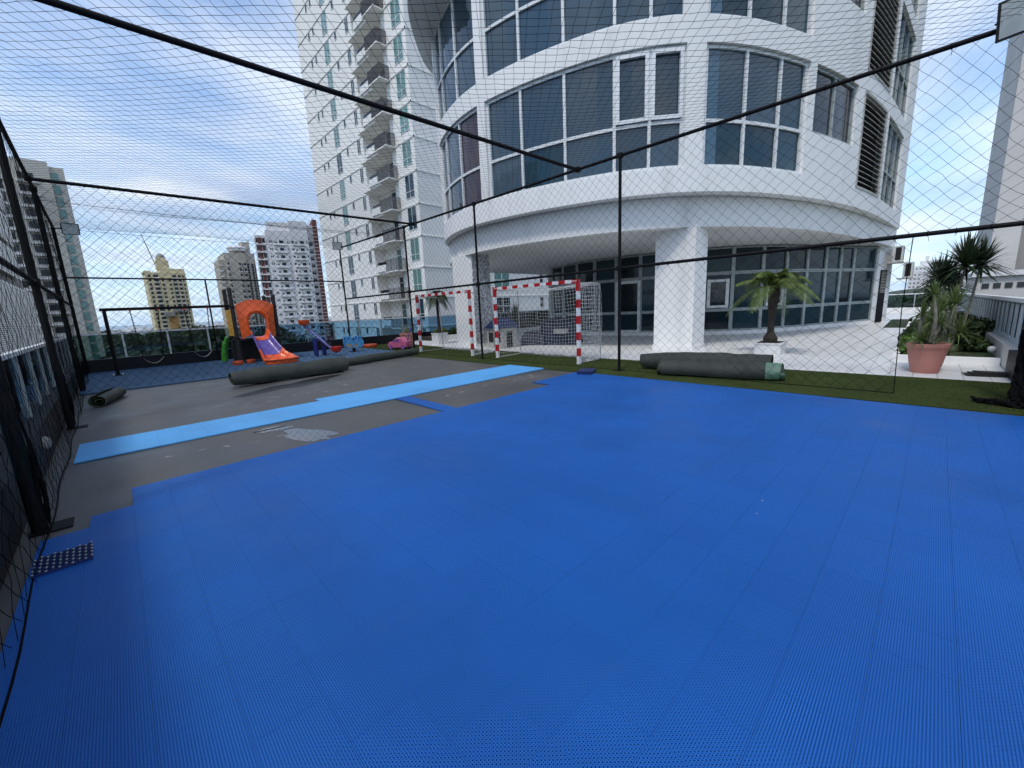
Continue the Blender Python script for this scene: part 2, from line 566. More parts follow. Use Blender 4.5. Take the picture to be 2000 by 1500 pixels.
M['ac_white'] = mat('ac_casing', (0.55, 0.55, 0.53), 0.5, var=0.08, vscale=3)
M['slat_fence'] = mat('fence_slat_paint', (0.50, 0.56, 0.60), 0.5, var=0.06, vscale=2)
M['crane'] = mat('crane_steel', (0.35, 0.22, 0.16), 0.6)

def paving_joints(mt, size=0.6):
    N, L = mt.node_tree.nodes, mt.node_tree.links
    b = N['Principled BSDF']
    src = b.inputs['Base Color'].links[0].from_socket
    tc = N.new('ShaderNodeTexCoord')
    br = N.new('ShaderNodeTexBrick')
    br.offset = 0.5
    br.inputs['Color1'].default_value = (1, 1, 1, 1)
    br.inputs['Color2'].default_value = (0.94, 0.94, 0.94, 1)
    br.inputs['Mortar'].default_value = (0.62, 0.61, 0.6, 1)
    br.inputs['Scale'].default_value = 1.0
    br.inputs['Mortar Size'].default_value = 0.008
    br.inputs['Brick Width'].default_value = size
    br.inputs['Row Height'].default_value = size / 2
    L.new(tc.outputs['Object'], br.inputs['Vector'])
    mx = N.new('ShaderNodeMix')
    mx.data_type = 'RGBA'
    mx.blend_type = 'MULTIPLY'
    mx.inputs[0].default_value = 1.0
    L.new(src, mx.inputs[6])
    L.new(br.outputs['Color'], mx.inputs[7])
    L.new(mx.outputs[2], b.inputs['Base Color'])


paving_joints(M['paving'])

# ------------------------------------------------------------------ far setting
def disc(name, r, z, m, r0=0.0, a0=0, a1=2 * PI, n=64):
    mb = MB()
    A = [(r0 * math.cos(a0 + (a1 - a0) * i / n), r0 * math.sin(a0 + (a1 - a0) * i / n), z) for i in range(n + 1)]
    B = [(r * math.cos(a0 + (a1 - a0) * i / n), r * math.sin(a0 + (a1 - a0) * i / n), z) for i in range(n + 1)]
    return tag(mb.strip(B, A).build(name, m), kind='structure')


disc('ground', 1600, -20, M['city_ground'])
disc('sea', 30000, -20.5, M['sea'], r0=1590)


def pol(az, d):
    return (d * math.cos(math.radians(az)), d * math.sin(math.radians(az)))


# ------------------------------------------------------------------ terrace floor
tb = MB().box(-1.0, 46, -1.6, 18.9, -20, 0.0)
tag(tb.build('terrace_floor', M['floor']), kind='structure')
tag(MB().box(9.5, 40, -1.12, 18.45, 0.004, 0.012).build('paving', M['paving']), kind='structure')
tag(MB().prism([(7.25, -1.1), (9.62, -1.1), (9.55, 3), (9.42, 6), (9.7, 9), (9.75, 13.5), (10.2, 18.4), (7.9, 18.4), (7.9, 13), (7.25, 12.6)], 0.004, 0.016).build('turf', M['turf']), kind='structure')
play = tag(MB().prism([(-0.6, 12.78), (7.2, 12.55), (7.88, 14.0), (7.88, 18.4), (-0.6, 18.4)], 0.004, 0.03).build('play_mat', M['play_mat']), kind='structure')


def turf_blades():
    n = 60000
    x = RNG.uniform(7.26, 9.5, n)
    y = RNG.uniform(-1.08, 16.5, n)
    keep = ~((x < 7.9) & (y > 12.6))
    x, y = x[keep], y[keep]
    n = len(x)
    a = RNG.uniform(0, 2 * PI, n)
    h = RNG.uniform(0.012, 0.024, n)
    w = 0.004
    lx, ly = RNG.normal(0, 0.008, n), RNG.normal(0, 0.008, n)
    V = np.empty((n, 3, 3))
    V[:, 0] = np.c_[x - w * np.cos(a), y - w * np.sin(a), np.full(n, 0.014)]
    V[:, 1] = np.c_[x + w * np.cos(a), y + w * np.sin(a), np.full(n, 0.014)]
    V[:, 2] = np.c_[x + lx, y + ly, 0.014 + h]
    me = bpy.data.meshes.new('turf_blades')
    me.from_pydata(V.reshape(-1, 3).tolist(), [], np.arange(3 * n).reshape(-1, 3).tolist())
    me.materials.append(M['blade'])
    o = bpy.data.objects.new('turf_blades', me)
    COL.objects.link(o)
    tag(o, 'short olive artificial grass pile along the court edge', 'grass', kind='stuff')


turf_blades()


# ------------------------------------------------------------------ court tiles
def perforated_tile(name, p, h, m, n=26):
    """a click tile: flat plastic lattice with a small diamond hole in every cell"""
    mb = MB()
    g = 0.0008
    a, b = -p / 2 + g, p / 2 - g
    rim = 0.0016
    vs, fs = [], []
    c = (b - a - 2 * rim) / n
    G = [[(a + rim + i * c, a + rim + j * c) for i in range(n + 1)] for j in range(n + 1)]
    vi = {}
    for j in range(n + 1):
        for i in range(n + 1):
            vi[i, j] = len(vs)
            vs.append((*G[j][i], h))
    for j in range(n):
        for i in range(n):
            k = (0.385 if (i + j) % 2 else 0.27) * c
            cx, cy = a + rim + (i + .5) * c, a + rim + (j + .5) * c
            o = len(vs)
            D = [(cx, cy - k), (cx + k, cy), (cx, cy + k), (cx - k, cy)]
            vs += [(x, y, h) for x, y in D] + [(x, y, h - 0.004) for x, y in D]
            q = [vi[i, j], vi[i + 1, j], vi[i + 1, j + 1], vi[i, j + 1]]
            fs += [(q[0], q[1], o), (q[1], o + 1, o), (q[1], q[2], o + 1), (q[2], o + 2, o + 1),
                   (q[2], q[3], o + 2), (q[3], o + 3, o + 2), (q[3], q[0], o + 3), (q[0], o, o + 3)]
            for t in range(4):
                u = (t + 1) % 4
                fs.append((o + t, o + u, o + 4 + u, o + 4 + t))
    o = len(vs)
    vs += [(a, a, h - .0001), (b, a, h - .0001), (b, b, h - .0001), (a, b, h - .0001), (a, a, 0.0005), (b, a, 0.0005), (b, b, 0.0005), (a, b, 0.0005)]
    q = [vi[0, 0], vi[n, 0], vi[n, n], vi[0, n]]
    for t in range(4):
        u = (t + 1) % 4
        fs.append((o + t, o + u, q[u], q[t]))
        fs.append((o + 4 + t, o + 4 + u, o + u, o + t))
    me = bpy.data.meshes.new(name)
    me.from_pydata(vs, [], fs)
    me.materials.append(m)
    me.update()
    return me


PITCH = 0.243
GROT = math.radians(-0.95)
cg, sg = math.cos(GROT), math.sin(GROT)


def grid_xy(u, v):
    return (cg * u - sg * v, sg * u + cg * v)


tile_me = perforated_tile('tile', PITCH, 0.0145, M['tile'])
U0, V0 = -0.62, 4.90           # left edge and far-left edge of the field in grid space
cells = []
for i in range(0, 32):
    for j in range(-24, 4):
        u, v = U0 + (i + .5) * PITCH, V0 + (j + .5) * PITCH
        top = -1
        if i == 0:
            top = -4
        elif i == 1:
            top = -3
        if i >= 26:
            top = 1
        ok = j <= top
        if i == 16 and 0 <= j <= 5:
            ok = True
        if ok and u < 7.12:
            cells.append((u, v))
for j in range(4, 6):
    cells.append((U0 + 16.5 * PITCH, V0 + (j + .5) * PITCH))

court = bpy.data.objects.new('court', bpy.data.meshes.new('court'))
mbu = MB()
for u, v in cells:
    c0 = [grid_xy(u + a * PITCH / 2 * .985, v + b * PITCH / 2 * .985) for a, b in ((-1, -1), (1, -1), (1, 1), (-1, 1))]
    mbu.add([(x, y, 0.0045) for x, y in c0], [(0, 1, 2, 3)])
bpy.data.objects.remove(court)
court = tag(mbu.build('court', M['under']), kind='structure')
CM = cam.matrix_world.inverted()


def in_view(p):
    q = CM @ Vector((p[0], p[1], 0))
    return q.z < -.2 and abs(q.x / -q.z) < 1.35 and abs(q.y / -q.z) < 1.02


pts = sorted((grid_xy(u, v) for u, v in cells), key=lambda p: math.hypot(*p) + (0 if in_view(p) else 100))
near, far = pts[:300], pts[300:]
for x, y in near:
    o = bpy.data.objects.new('tile', tile_me)
    COL.objects.link(o)
    o.parent = court
    o.location = (x, y, 0.005 + random.uniform(-0.0005, 0.0005))
    o.rotation_euler = (random.gauss(0, .0012), random.gauss(0, .0012), GROT)


def tile_field(pts, me, name, parent):
    """the farther tiles of the same field: one piece, a tile on every point"""
    pm = bpy.data.meshes.new(name)
    pm.from_pydata([(x, y, 0.005 + random.uniform(-.0005, .0005)) for x, y in pts], [], [])
    o = bpy.data.objects.new(name, pm)
    COL.objects.link(o)
    o.parent = parent
    src = bpy.data.objects.new('tile_source', me)      # never linked: only feeds the node tree
    ng = bpy.data.node_groups.new('tile_field', 'GeometryNodeTree')
    ng.interface.new_socket('Geometry', in_out='INPUT', socket_type='NodeSocketGeometry')
    ng.interface.new_socket('Geometry', in_out='OUTPUT', socket_type='NodeSocketGeometry')
    a, b = ng.nodes.new('NodeGroupInput'), ng.nodes.new('NodeGroupOutput')
    oi = ng.nodes.new('GeometryNodeObjectInfo')
    oi.inputs[0].default_value = src
    mp = ng.nodes.new('GeometryNodeMeshToPoints')
    ip = ng.nodes.new('GeometryNodeInstanceOnPoints')
    ip.inputs['Rotation'].default_value = (0, 0, GROT)
    ng.links.new(a.outputs[0], mp.inputs[0])
    ng.links.new(mp.outputs[0], ip.inputs['Points'])
    ng.links.new(oi.outputs['Geometry'], ip.inputs['Instance'])
    ng.links.new(ip.outputs[0], b.inputs[0])
    md = o.modifiers.new('tiles', 'NODES')
    md.node_group = ng
    tag(o, kind='stuff')
    return o


tile_field(far, tile_me, 'tile_field', court)

# the light blue line of tiles
strip_me = perforated_tile('tile', PITCH, 0.0145, M['tile_light'])
mbs = MB()
strip_cells = []
for i in range(0, 32):
    for j in range(6, 11):
        u, v = U0 + 0.05 + (i + .5) * PITCH, V0 + (j + .5) * PITCH + 0.02
        if j == 10 and i < 12:
            continue
        if u > 7.35:
            continue
        strip_cells.append((u, v))
for u, v in strip_cells:
    c0 = [grid_xy(u + a * PITCH / 2 * .985, v + b * PITCH / 2 * .985) for a, b in ((-1, -1), (1, -1), (1, 1), (-1, 1))]
    mbs.add([(x, y, 0.0045) for x, y in c0], [(0, 1, 2, 3)])
M['under_lt'] = mat('strip_underlay', (0.03, 0.10, 0.24), 0.9)
strip = tag(mbs.build('court_line', M['under_lt']), kind='structure')
for u, v in strip_cells:
    x, y = grid_xy(u, v)
    o = bpy.data.objects.new('tile', strip_me)
    COL.objects.link(o)
    o.parent = strip
    o.location = (x, y, 0.005 + random.uniform(-0.0006, 0.0006))
    o.rotation_euler = (0, 0, GROT)


def loose_tiles():
    t = thing('upturned_tile', 'upturned dark blue tile lying on the court near the left fence', 'floor tile', (-0.41, 3.68, 0.02))
    mb = MB()
    n, p = 9, 0.25
    for i in range(n + 1):
        q = -p / 2 + p * i / n
        mb.box(q - .0022, q + .0022, -p / 2, p / 2, 0.006, 0.022)
        mb.box(-p / 2, p / 2, q - .0022, q + .0022, 0.006, 0.0216)
    a = mb.build('ribs', M['tile_dark'])
    mb = MB()
    for i in range(n + 1):
        for j in range(n + 1):
            if (i + j) % 2 == 0:
                x, y = -p / 2 + p * i / n, -p / 2 + p * j / n
                mb.lathe([(.006, .0225), (.0065, .028), (.005, .0285)], 8, (x, y, 0))
    b = tag(mb.build('feet', mat('tile_foot', (0.30, 0.32, 0.34), 0.45)), kind='stuff')
    c = MB().box(-p / 2, p / 2, -p / 2, p / 2, 0.0, 0.006).build('face', M['tile'])
    for o in (a, b, c):
        o.parent = t
    t.rotation_euler = (0, 0, 0.02)
    s = thing('tile_stack', 'short stack of navy tiles at the court corner in front of the goal', 'floor tile', (7.22, 5.0, 0.016))
    for k in range(5):
        o = MB().box(-.23, .23, -.16, .16, 0.0145 * k + .0005, 0.0145 * k + .0138).build('tile', M['tile_dark'])
        o.parent = s
        o.location = (random.uniform(-.006, .006), random.uniform(-.006, .006), 0)
    s.rotation_euler = (0, 0, math.radians(22))


loose_tiles()


# puddle, damp patch and scuffs on the bare floor
def blob(name, c, rx, ry, rot, z, m, seed, n=40, rough=0.3):
    r = random.Random(seed)
    ph = [r.uniform(0, 6.28) for _ in range(6)]
    vs = []
    for i in range(n):
        a = 2 * PI * i / n
        k = 1 + rough * sum(math.sin((j + 2) * a + ph[j]) / (j + 1.5) for j in range(6))
        x, y = rx * k * math.cos(a), ry * k * math.sin(a)
        vs.append((c[0] + x * math.cos(rot) - y * math.sin(rot), c[1] + x * math.sin(rot) + y * math.cos(rot), z))
    mb = MB()
    mb.add(vs, [tuple(range(n))])
    return mb.build(name, m)


tag(blob('puddle', (1.62, 5.38), 0.17, 0.52, 0.25, 0.003, M['puddle'], 3), 'shallow rain puddle beside the light blue strip', 'puddle', kind='stuff')
tag(blob('puddle', (1.40, 6.05), 0.22, 0.12, 0.1, 0.003, M['puddle'], 5), 'small sliver of water at the edge of the light blue strip', 'puddle', kind='stuff')
tag(blob('damp_patch', (2.85, 9.75), 0.95, 0.42, 0.35, 0.002, M['wet'], 8, rough=0.4), 'dark damp patch in front of the long turf roll', 'stain', kind='stuff')
mb = MB()
for cx, cy, n, sp in ((2.55, 8.35, 16, .5), (3.6, 8.8, 12, .5), (1.55, 8.6, 14, .45), (6.25, 5.85, 26, .28), (3.1, 5.6, 6, .3), (4.6, 5.8, 5, .4), (4.9, 10.2, 8, .5), (6.6, 9.6, 7, .5), (0.9, 5.7, 5, .25), (3.9, 7.9, 6, .6)):
    for _ in range(n):
        x, y = cx + random.gauss(0, sp), cy + random.gauss(0, sp * .35)
        a, w = random.gauss(0.1, .6), random.uniform(.005, .03)
        l = random.uniform(.02, .10)
        k = 8
        P = []
        for i in range(k):
            t = 2 * PI * i / k
            e, q = l * math.cos(t) * random.uniform(.6, 1.2), w * math.sin(t) * random.uniform(.5, 1.3)
            P.append((x + e * math.cos(a) - q * math.sin(a), y + e * math.sin(a) + q * math.cos(a), 0.0016))
        if 4.95 < y < 6.2 or y > 7.75:
            mb.add(P, [tuple(range(k))])
tag(mb.build('paint_scuffs', M['scuff']), 'pale dried scuffs and adhesive marks on the bare grey floor', 'stain', kind='stuff')

# ------------------------------------------------------------------ curved white building
WALL = Plan([(13.6, 16.4), (12.0, 15.75), (10.71, 14.61), (9.83, 12.89), (9.44, 11.14), (9.50, 9.67), (9.75, 8.24), (10.13, 6.95), (10.48, 6.10),
             (11.08, 5.18), (11.68, 4.56), (12.52, 3.93), (13.40, 3.46), (14.70, 2.92), (16.05, 2.48), (17.85, 2.05), (19.89, 1.71),
             (22.63, 1.42), (27.0, 1.13)])
RING = Plan([(14.4, 17.3), (12.6, 16.45), (11.25, 15.0), (10.35, 13.2), (9.86, 11.5), (9.92, 9.75), (10.18, 8.3), (10.5, 7.2), (10.86, 6.4), (11.5, 5.4),
             (12.25, 4.7), (13.1, 4.1), (14.0, 3.62), (15.4, 3.05), (17.0, 2.58), (19.28, 2.12), (22.2, 1.72), (26.98, 1.2)], it=40)
GLAZ = Plan([(17.6, 14.6), (17.1, 13.2), (16.62, 11.6), (16.62, 10.2), (16.95, 8.4), (17.7, 6.35), (18.65, 5.0), (20.4, 3.95), (22.4, 3.08), (24.2, 2.3), (25.6, 1.66)], it=30)

drum = thing('curved_building', 'white curved apartment building with bands of blue glazing over an open ground floor', 'building', (18, 9, 0))
SE = WALL.S[-1]
T = 0.28
mb = MB()
FL = [(4.90, 6.05, 7.80), (8.38, 9.72, 11.45), (11.95, 13.2, 15.0)]
WALL.band(mb, 0, SE, 4.30, 4.90, 0, -T)
for k in range(3):
    z1 = FL[k][2]
    z2 = FL[k + 1][0] if k < 2 else 16.5
    WALL.band(mb, 0, SE, z1, z2, 0.0 if k else 0.0, -T)
GROUPS = [(4.2, 7.66, [5.1, 6.42]), (8.0, 13.92, [9.33, 10.74, 12.13, 13.03]), (14.42, 18.0, [15.67, 16.9])]
SMALL = (18.3, 20.94, 19.53)
LOUV = (21.5, 24.2)
SIDE = (24.75, 28.3)
for z0, zt, z1 in FL:
    cuts = [(0, 4.2), (7.66, 8.0), (13.92, 14.42), (18.0, 18.3), (20.94, 21.5), (24.2, 24.75), (28.3, SE)]
    for a, b in cuts:
        WALL.band(mb, a, b, z0, z1, 0, -T)
    WALL.band(mb, SMALL[0], SMALL[1], z0, zt, 0, -T)
mb.build('wall', M['white'], drum, smooth=True, angle=30)
# core walls behind, roof and the side facing away
mb = MB()
core = [tuple(WALL.at(q, -T)) for q in np.linspace(0, SE, 40)] + [(27.2, 17.3), (14.5, 17.3)]
mb.prism(core, 16.0, 16.4)
mb.box(26.75, 27.0, 1.4, 17.5, 0, 16.0)
mb.box(14.0, 26.9, 17.3, 17.6, 3.5, 16.0)
mb.build('rear_wall', M['white'], drum)
# dark rooms behind the glass so that nothing shines through
mb = MB()
for k in range(4):
    zz = (4.32, 7.85, 11.5, 15.05)[k]
    mb.prism([tuple(WALL.at(q, -T - .01)) for q in np.linspace(0, SE, 40)] + [(26.7, 17.2), (14.5, 17.2)], zz, zz + .3)
mb.build('floor_slab', M['soffit'], drum)
# recessed ring under the lip, then the soffit
mb = MB()
RING.band(mb, 0, RING.S[-1], 3.49, 4.295, 0, -0.3)
mb.build('ring_beam', M['white'], drum, smooth=True, angle=30)
mb = MB()
mb.prism([tuple(RING.at(q, -.15)) for q in np.linspace(0, RING.S[-1], 50)] + [(26.9, 17.55), (15.5, 17.55)], 3.52, 3.6)
mb.build('soffit', M['soffit'], drum)
mb = MB()
mb.prism([tuple(WALL.at(q, -.05)) for q in np.linspace(0, SE, 50)] + [(26.9, 17.5), (14.4, 17.5)], 4.305, 4.316)
mb.build('lip_underside', M['soffit'], drum)
# big curved slab overhanging at the left
mb = MB()
over = catmull([(9.2, 11.7), (8.55, 12.3), (8.75, 12.95), (9.64, 14.09), (11.11, 15.5), (12.4, 16.15), (14.5, 17.2)], 8)
mb.prism([tuple(p) for p in over] + [(18, 17.2), (18, 11), (12, 10)], 11.46, 11.94)
mb.build('overhang_slab', M['soffit'], drum)


def window(plan, s0, s1, mull, z0, zt, z1, pm, parent, depth=0.14, fw=0.05, frame='frame', slabs=True):
    mb = MB()
    ss = [s0] + list(mull) + [s1]
    o0, o1 = -depth + .06, -depth - .04

    def post(q, w):
        plan.band(mb, q - w, q + w, z0, z1, o0, o1, 9)
    for i, q in enumerate(ss):
        w = fw * .8 if 0 < i < len(ss) - 1 else fw
        qq = q + (w if i == 0 else -w if i == len(ss) - 1 else 0)
        post(qq, w)
    zs = [z0 + fw] + ([zt] if zt else []) + [z1 - fw]
    for z in zs:
        for a, b in zip(ss[:-1], ss[1:]):
            plan.band(mb, a + fw * 2 if a == s0 else a + fw * .8, b - fw * 2 if b == s1 else b - fw * .8, z - fw * .8, z + fw * .8, o0 - .004, o1 + .004, .5)
    w = mb.build('window', M[frame], parent)
    lv = [z0] + ([zt] if zt else []) + [z1]
    for a, b in zip(ss[:-1], ss[1:]):
        for c, d in zip(lv[:-1], lv[1:]):
            m2 = MB()
            plan.band(m2, a + .01, b - .01, c + .01, d - .01, -depth, -depth - .02, .6)
            m2.build('pane', pm if not callable(pm) else pm(a, c), w)
    return w


M['pane_plum'] = mat('window_glass_plum', (0.045, 0.026, 0.040), 0.05, spec=0.5, ior=1.5, bump=0.12, bscale=0.9)
M['pane_blind'] = mat('window_glass_blind', (0.050, 0.085, 0.115), 0.05, spec=0.5, ior=1.5, var=0.12, vscale=2.0, bump=0.12, bscale=0.9)
PR = random.Random(12)


def pane_pick(a, c):
    if abs(a - 6.42) < .01 and c < 7:
        return M['pane_plum']
    q = PR.random()
    return M['pane_blind'] if q < .16 else M['pane_teal'] if q < .3 else M['pane']


def teal_pick(a, c):
    return M['pane_teal'] if PR.random() < .8 else M['pane_blind']


def louvres(plan, s0, s1, z0, z1, parent):
    mb = MB()
    for z in (z0, z1):
        plan.band(mb, s0, s1, z - .04, z + .04, 0.02, -.2, .5)
    for q in (s0, s1):
        plan.band(mb, q - .04, q + .04, z0, z1, 0.025, -.2, 9)
    L = mb.build('louvre_panel', M['louvre'], parent)
    m2 = MB()
    plan.band(m2, s0, s1, z0, z1, -.2, -.24, .5)
    m2.build('backing', M['dark_gap'], L)
    n = 17
    for i in range(n):
        z = z0 + (z1 - z0) * (i + .5) / n
        m3 = MB()
        k = 5
        qs = np.linspace(s0 + .04, s1 - .04, k)
        V = []
        for q in qs:
            a, b = plan.at(q, 0.0), plan.at(q, -.12)
            V += [(a[0], a[1], z - .07), (a[0], a[1], z - .055), (b[0], b[1], z + .05), (b[0], b[1], z + .035)]
        F = []
        for i2 in range(k - 1):
            for j in range(4):
                F.append((4 * i2 + j, 4 * i2 + (j + 1) % 4, 4 * i2 + 4 + (j + 1) % 4, 4 * i2 + 4 + j))
        m3.add(V, F)
        m3.build('slat', M['louvre'], L)


for k, (z0, zt, z1) in enumerate(FL):
    for gi, (a, b, mm) in enumerate(GROUPS):
        window(WALL, a, b, mm, z0, zt, z1, pane_pick if gi < 2 else teal_pick, drum)
    window(WALL, SMALL[0], SMALL[1], [SMALL[2]], zt, None, z1, M['pane_dark'], drum, frame='frame_grey')
    window(WALL, SIDE[0], SIDE[1], [26.0, 27.2], z0, zt, z1, M['pane'], drum, frame='frame_grey')
    if k < 2:
        louvres(WALL, LOUV[0], LOUV[1], z0 + .03, z1 - .03, drum)
# pale curtains drawn at the left side of the right-hand group
for k, (z0, zt, z1) in enumerate(FL[:2]):
    for c0, c1 in ((z0 + .06, zt - .06), (zt + .06, z1 - .06)):
        mb = MB()
        WALL.band(mb, 14.53, 14.86, c0, c1, -.132, -.138, .2)
        mb.build('curtain', mat('curtain_behind_glass', (0.07, 0.14, 0.20), .08, ior=1.45), drum)
# opened casement in the middle group (thicker white frame)
mb = MB()
for a, b in ((12.17, 13.0), (13.06, 13.87)):
    for q in (a + .05, b - .05):
        WALL.band(mb, q - .045, q + .045, 6.12, 7.72, -.03, -.13, 9)
    for z in (6.16, 7.68):
        WALL.band(mb, a + .1, b - .1, z - .045, z + .045, -.034, -.126, 9)
mb.build('casement_frame', M['rail_white'], drum)

# ground floor glazing
gs = [0.35, 1.4, 2.6, 3.75, 4.85, 5.95, 7.1, 8.3, 9.55, 10.8, 12.0, 13.2, 14.4, 15.4, 16.3]
gs = [q for q in gs if q < GLAZ.S[-1] - .2] + [GLAZ.S[-1] - .05]
mb = MB()
GLAZ.band(mb, 0.2, GLAZ.S[-1], 0.0, 0.16, 0.03, -.15)
mb.build('plinth', M['white'], drum)
for i, (a, b) in enumerate(zip(gs[:-1], gs[1:])):
    w = window(GLAZ, a, b, [], 0.165, None, 1.02, M['pane_ground'], drum, depth=.06, fw=.035, frame='frame_grey')
    w = window(GLAZ, a, b, [], 1.02, None, 2.48, M['pane_ground'], drum, depth=.06, fw=.035, frame='frame_grey')
    w = window(GLAZ, a, b, [], 2.48, None, 3.49, M['pane_ground'], drum, depth=.06, fw=.035, frame='frame_grey')
for a, b in ((8.6, 9.4), (10.95, 11.8)):
    window(GLAZ, a, b, [], 1.1, None, 2.25, M['pane_dark'], drum, depth=-.03, fw=.06, frame='frame')
# entrance door with its pull handle
dmb = MB()
for q in (4.9, 5.9):
    GLAZ.band(dmb, q - .05, q + .05, 0.1, 2.4, .05, -.02, 9)
for z in (0.2, 2.36):
    GLAZ.band(dmb, 4.95, 5.85, z - .06, z + .06, .046, -.016, 9)
door = dmb.build('door', M['frame'], drum)
p0, p1 = GLAZ.at(5.02, .1), GLAZ.at(5.02, .04)
MB().tube([(p1[0], p1[1], .95), (p0[0], p0[1], .97), (p0[0], p0[1], 1.45), (p1[0], p1[1], 1.47)], .015, 6).build('handle', M['chrome'], door)
# wall pier at the right of the glazing, with the dark door louvre
mb = MB()
mb.prism([(25.55, 1.62), (26.9, 1.2), (27.0, 1.6), (25.7, 2.2)], 0, 3.5)
mb.build('corner_pier', M['white'], drum)
pl = MB()
pl.obox((26.1, 1.425, 1.25), (.28, -.087, 0), (.006, .02, 0), (0, 0, 1.2))
panel = pl.build('service_door', M['black_steel'], drum)
for i in range(14):
    c = np.array((26.1, 1.41, 1.45 + .07 * i))
    MB().obox(c, (.25, -.078, 0), (.004, .014, .008), (0, 0, .012)).build('slat', M['louvre'], panel)
# columns
for i, (x0, x1, y0, y1) in enumerate(((12.07, 12.97, 4.66, 5.84), (10.12, 11.02, 12.12, 13.3))):
    c = MB()
    c.box(x0, x1, y0, y1, 0.14, 3.53)
    c.box(x0 - .03, x1 + .03, y0 - .03, y1 + .03, 0.0, 0.14)
    co = c.build('column', M['white'], drum)
    if i == 1:
        MB().box(x0 + .01, x1 - .01, y0 - .02, y0, 0.15, 3.515).build('granite_face', M['granite'], co)
# interior back wall so that the open ground floor reads closed behind the glazing
mb = MB()
mb.prism([(17.75, 14.75), (21.6, 17.5), (21.8, 17.4), (17.85, 14.6)], 0, 3.5)
mb.build('inner_wall', M['soffit'], drum)

# air conditioners on the right corner
for i, (loc, lab) in enumerate((((26.35, 1.0, 2.78), 'white air conditioner on a bracket, upper of two on the curved building corner'),
                                ((26.6, .62, 2.05), 'white air conditioner hung lower and further right on the building corner'))):
    a = thing('air_conditioner', lab, 'air conditioner', loc)
    MB().box(loc[0] - .42, loc[0] + .42, loc[1] - .17, loc[1] + .17, loc[2], loc[2] + .68).build('casing', M['ac_white'], a)
    MB().box(loc[0] - .425, loc[0] - .418, loc[1] - .09, loc[1] + .1, loc[2] + .06, loc[2] + .62).build('side_grille', M['dark_gap'], a)
    MB().box(loc[0] - .34, loc[0] + .2, loc[1] - .176, loc[1] - .168, loc[2] + .06, loc[2] + .62).build('fan_grille', M['dark_gap'], a)
    MB().box(loc[0] - .5, loc[0] + .46, loc[1] - .2, loc[1] + .35, loc[2] - .06, loc[2] - .005).build('bracket', M['louvre'], a)


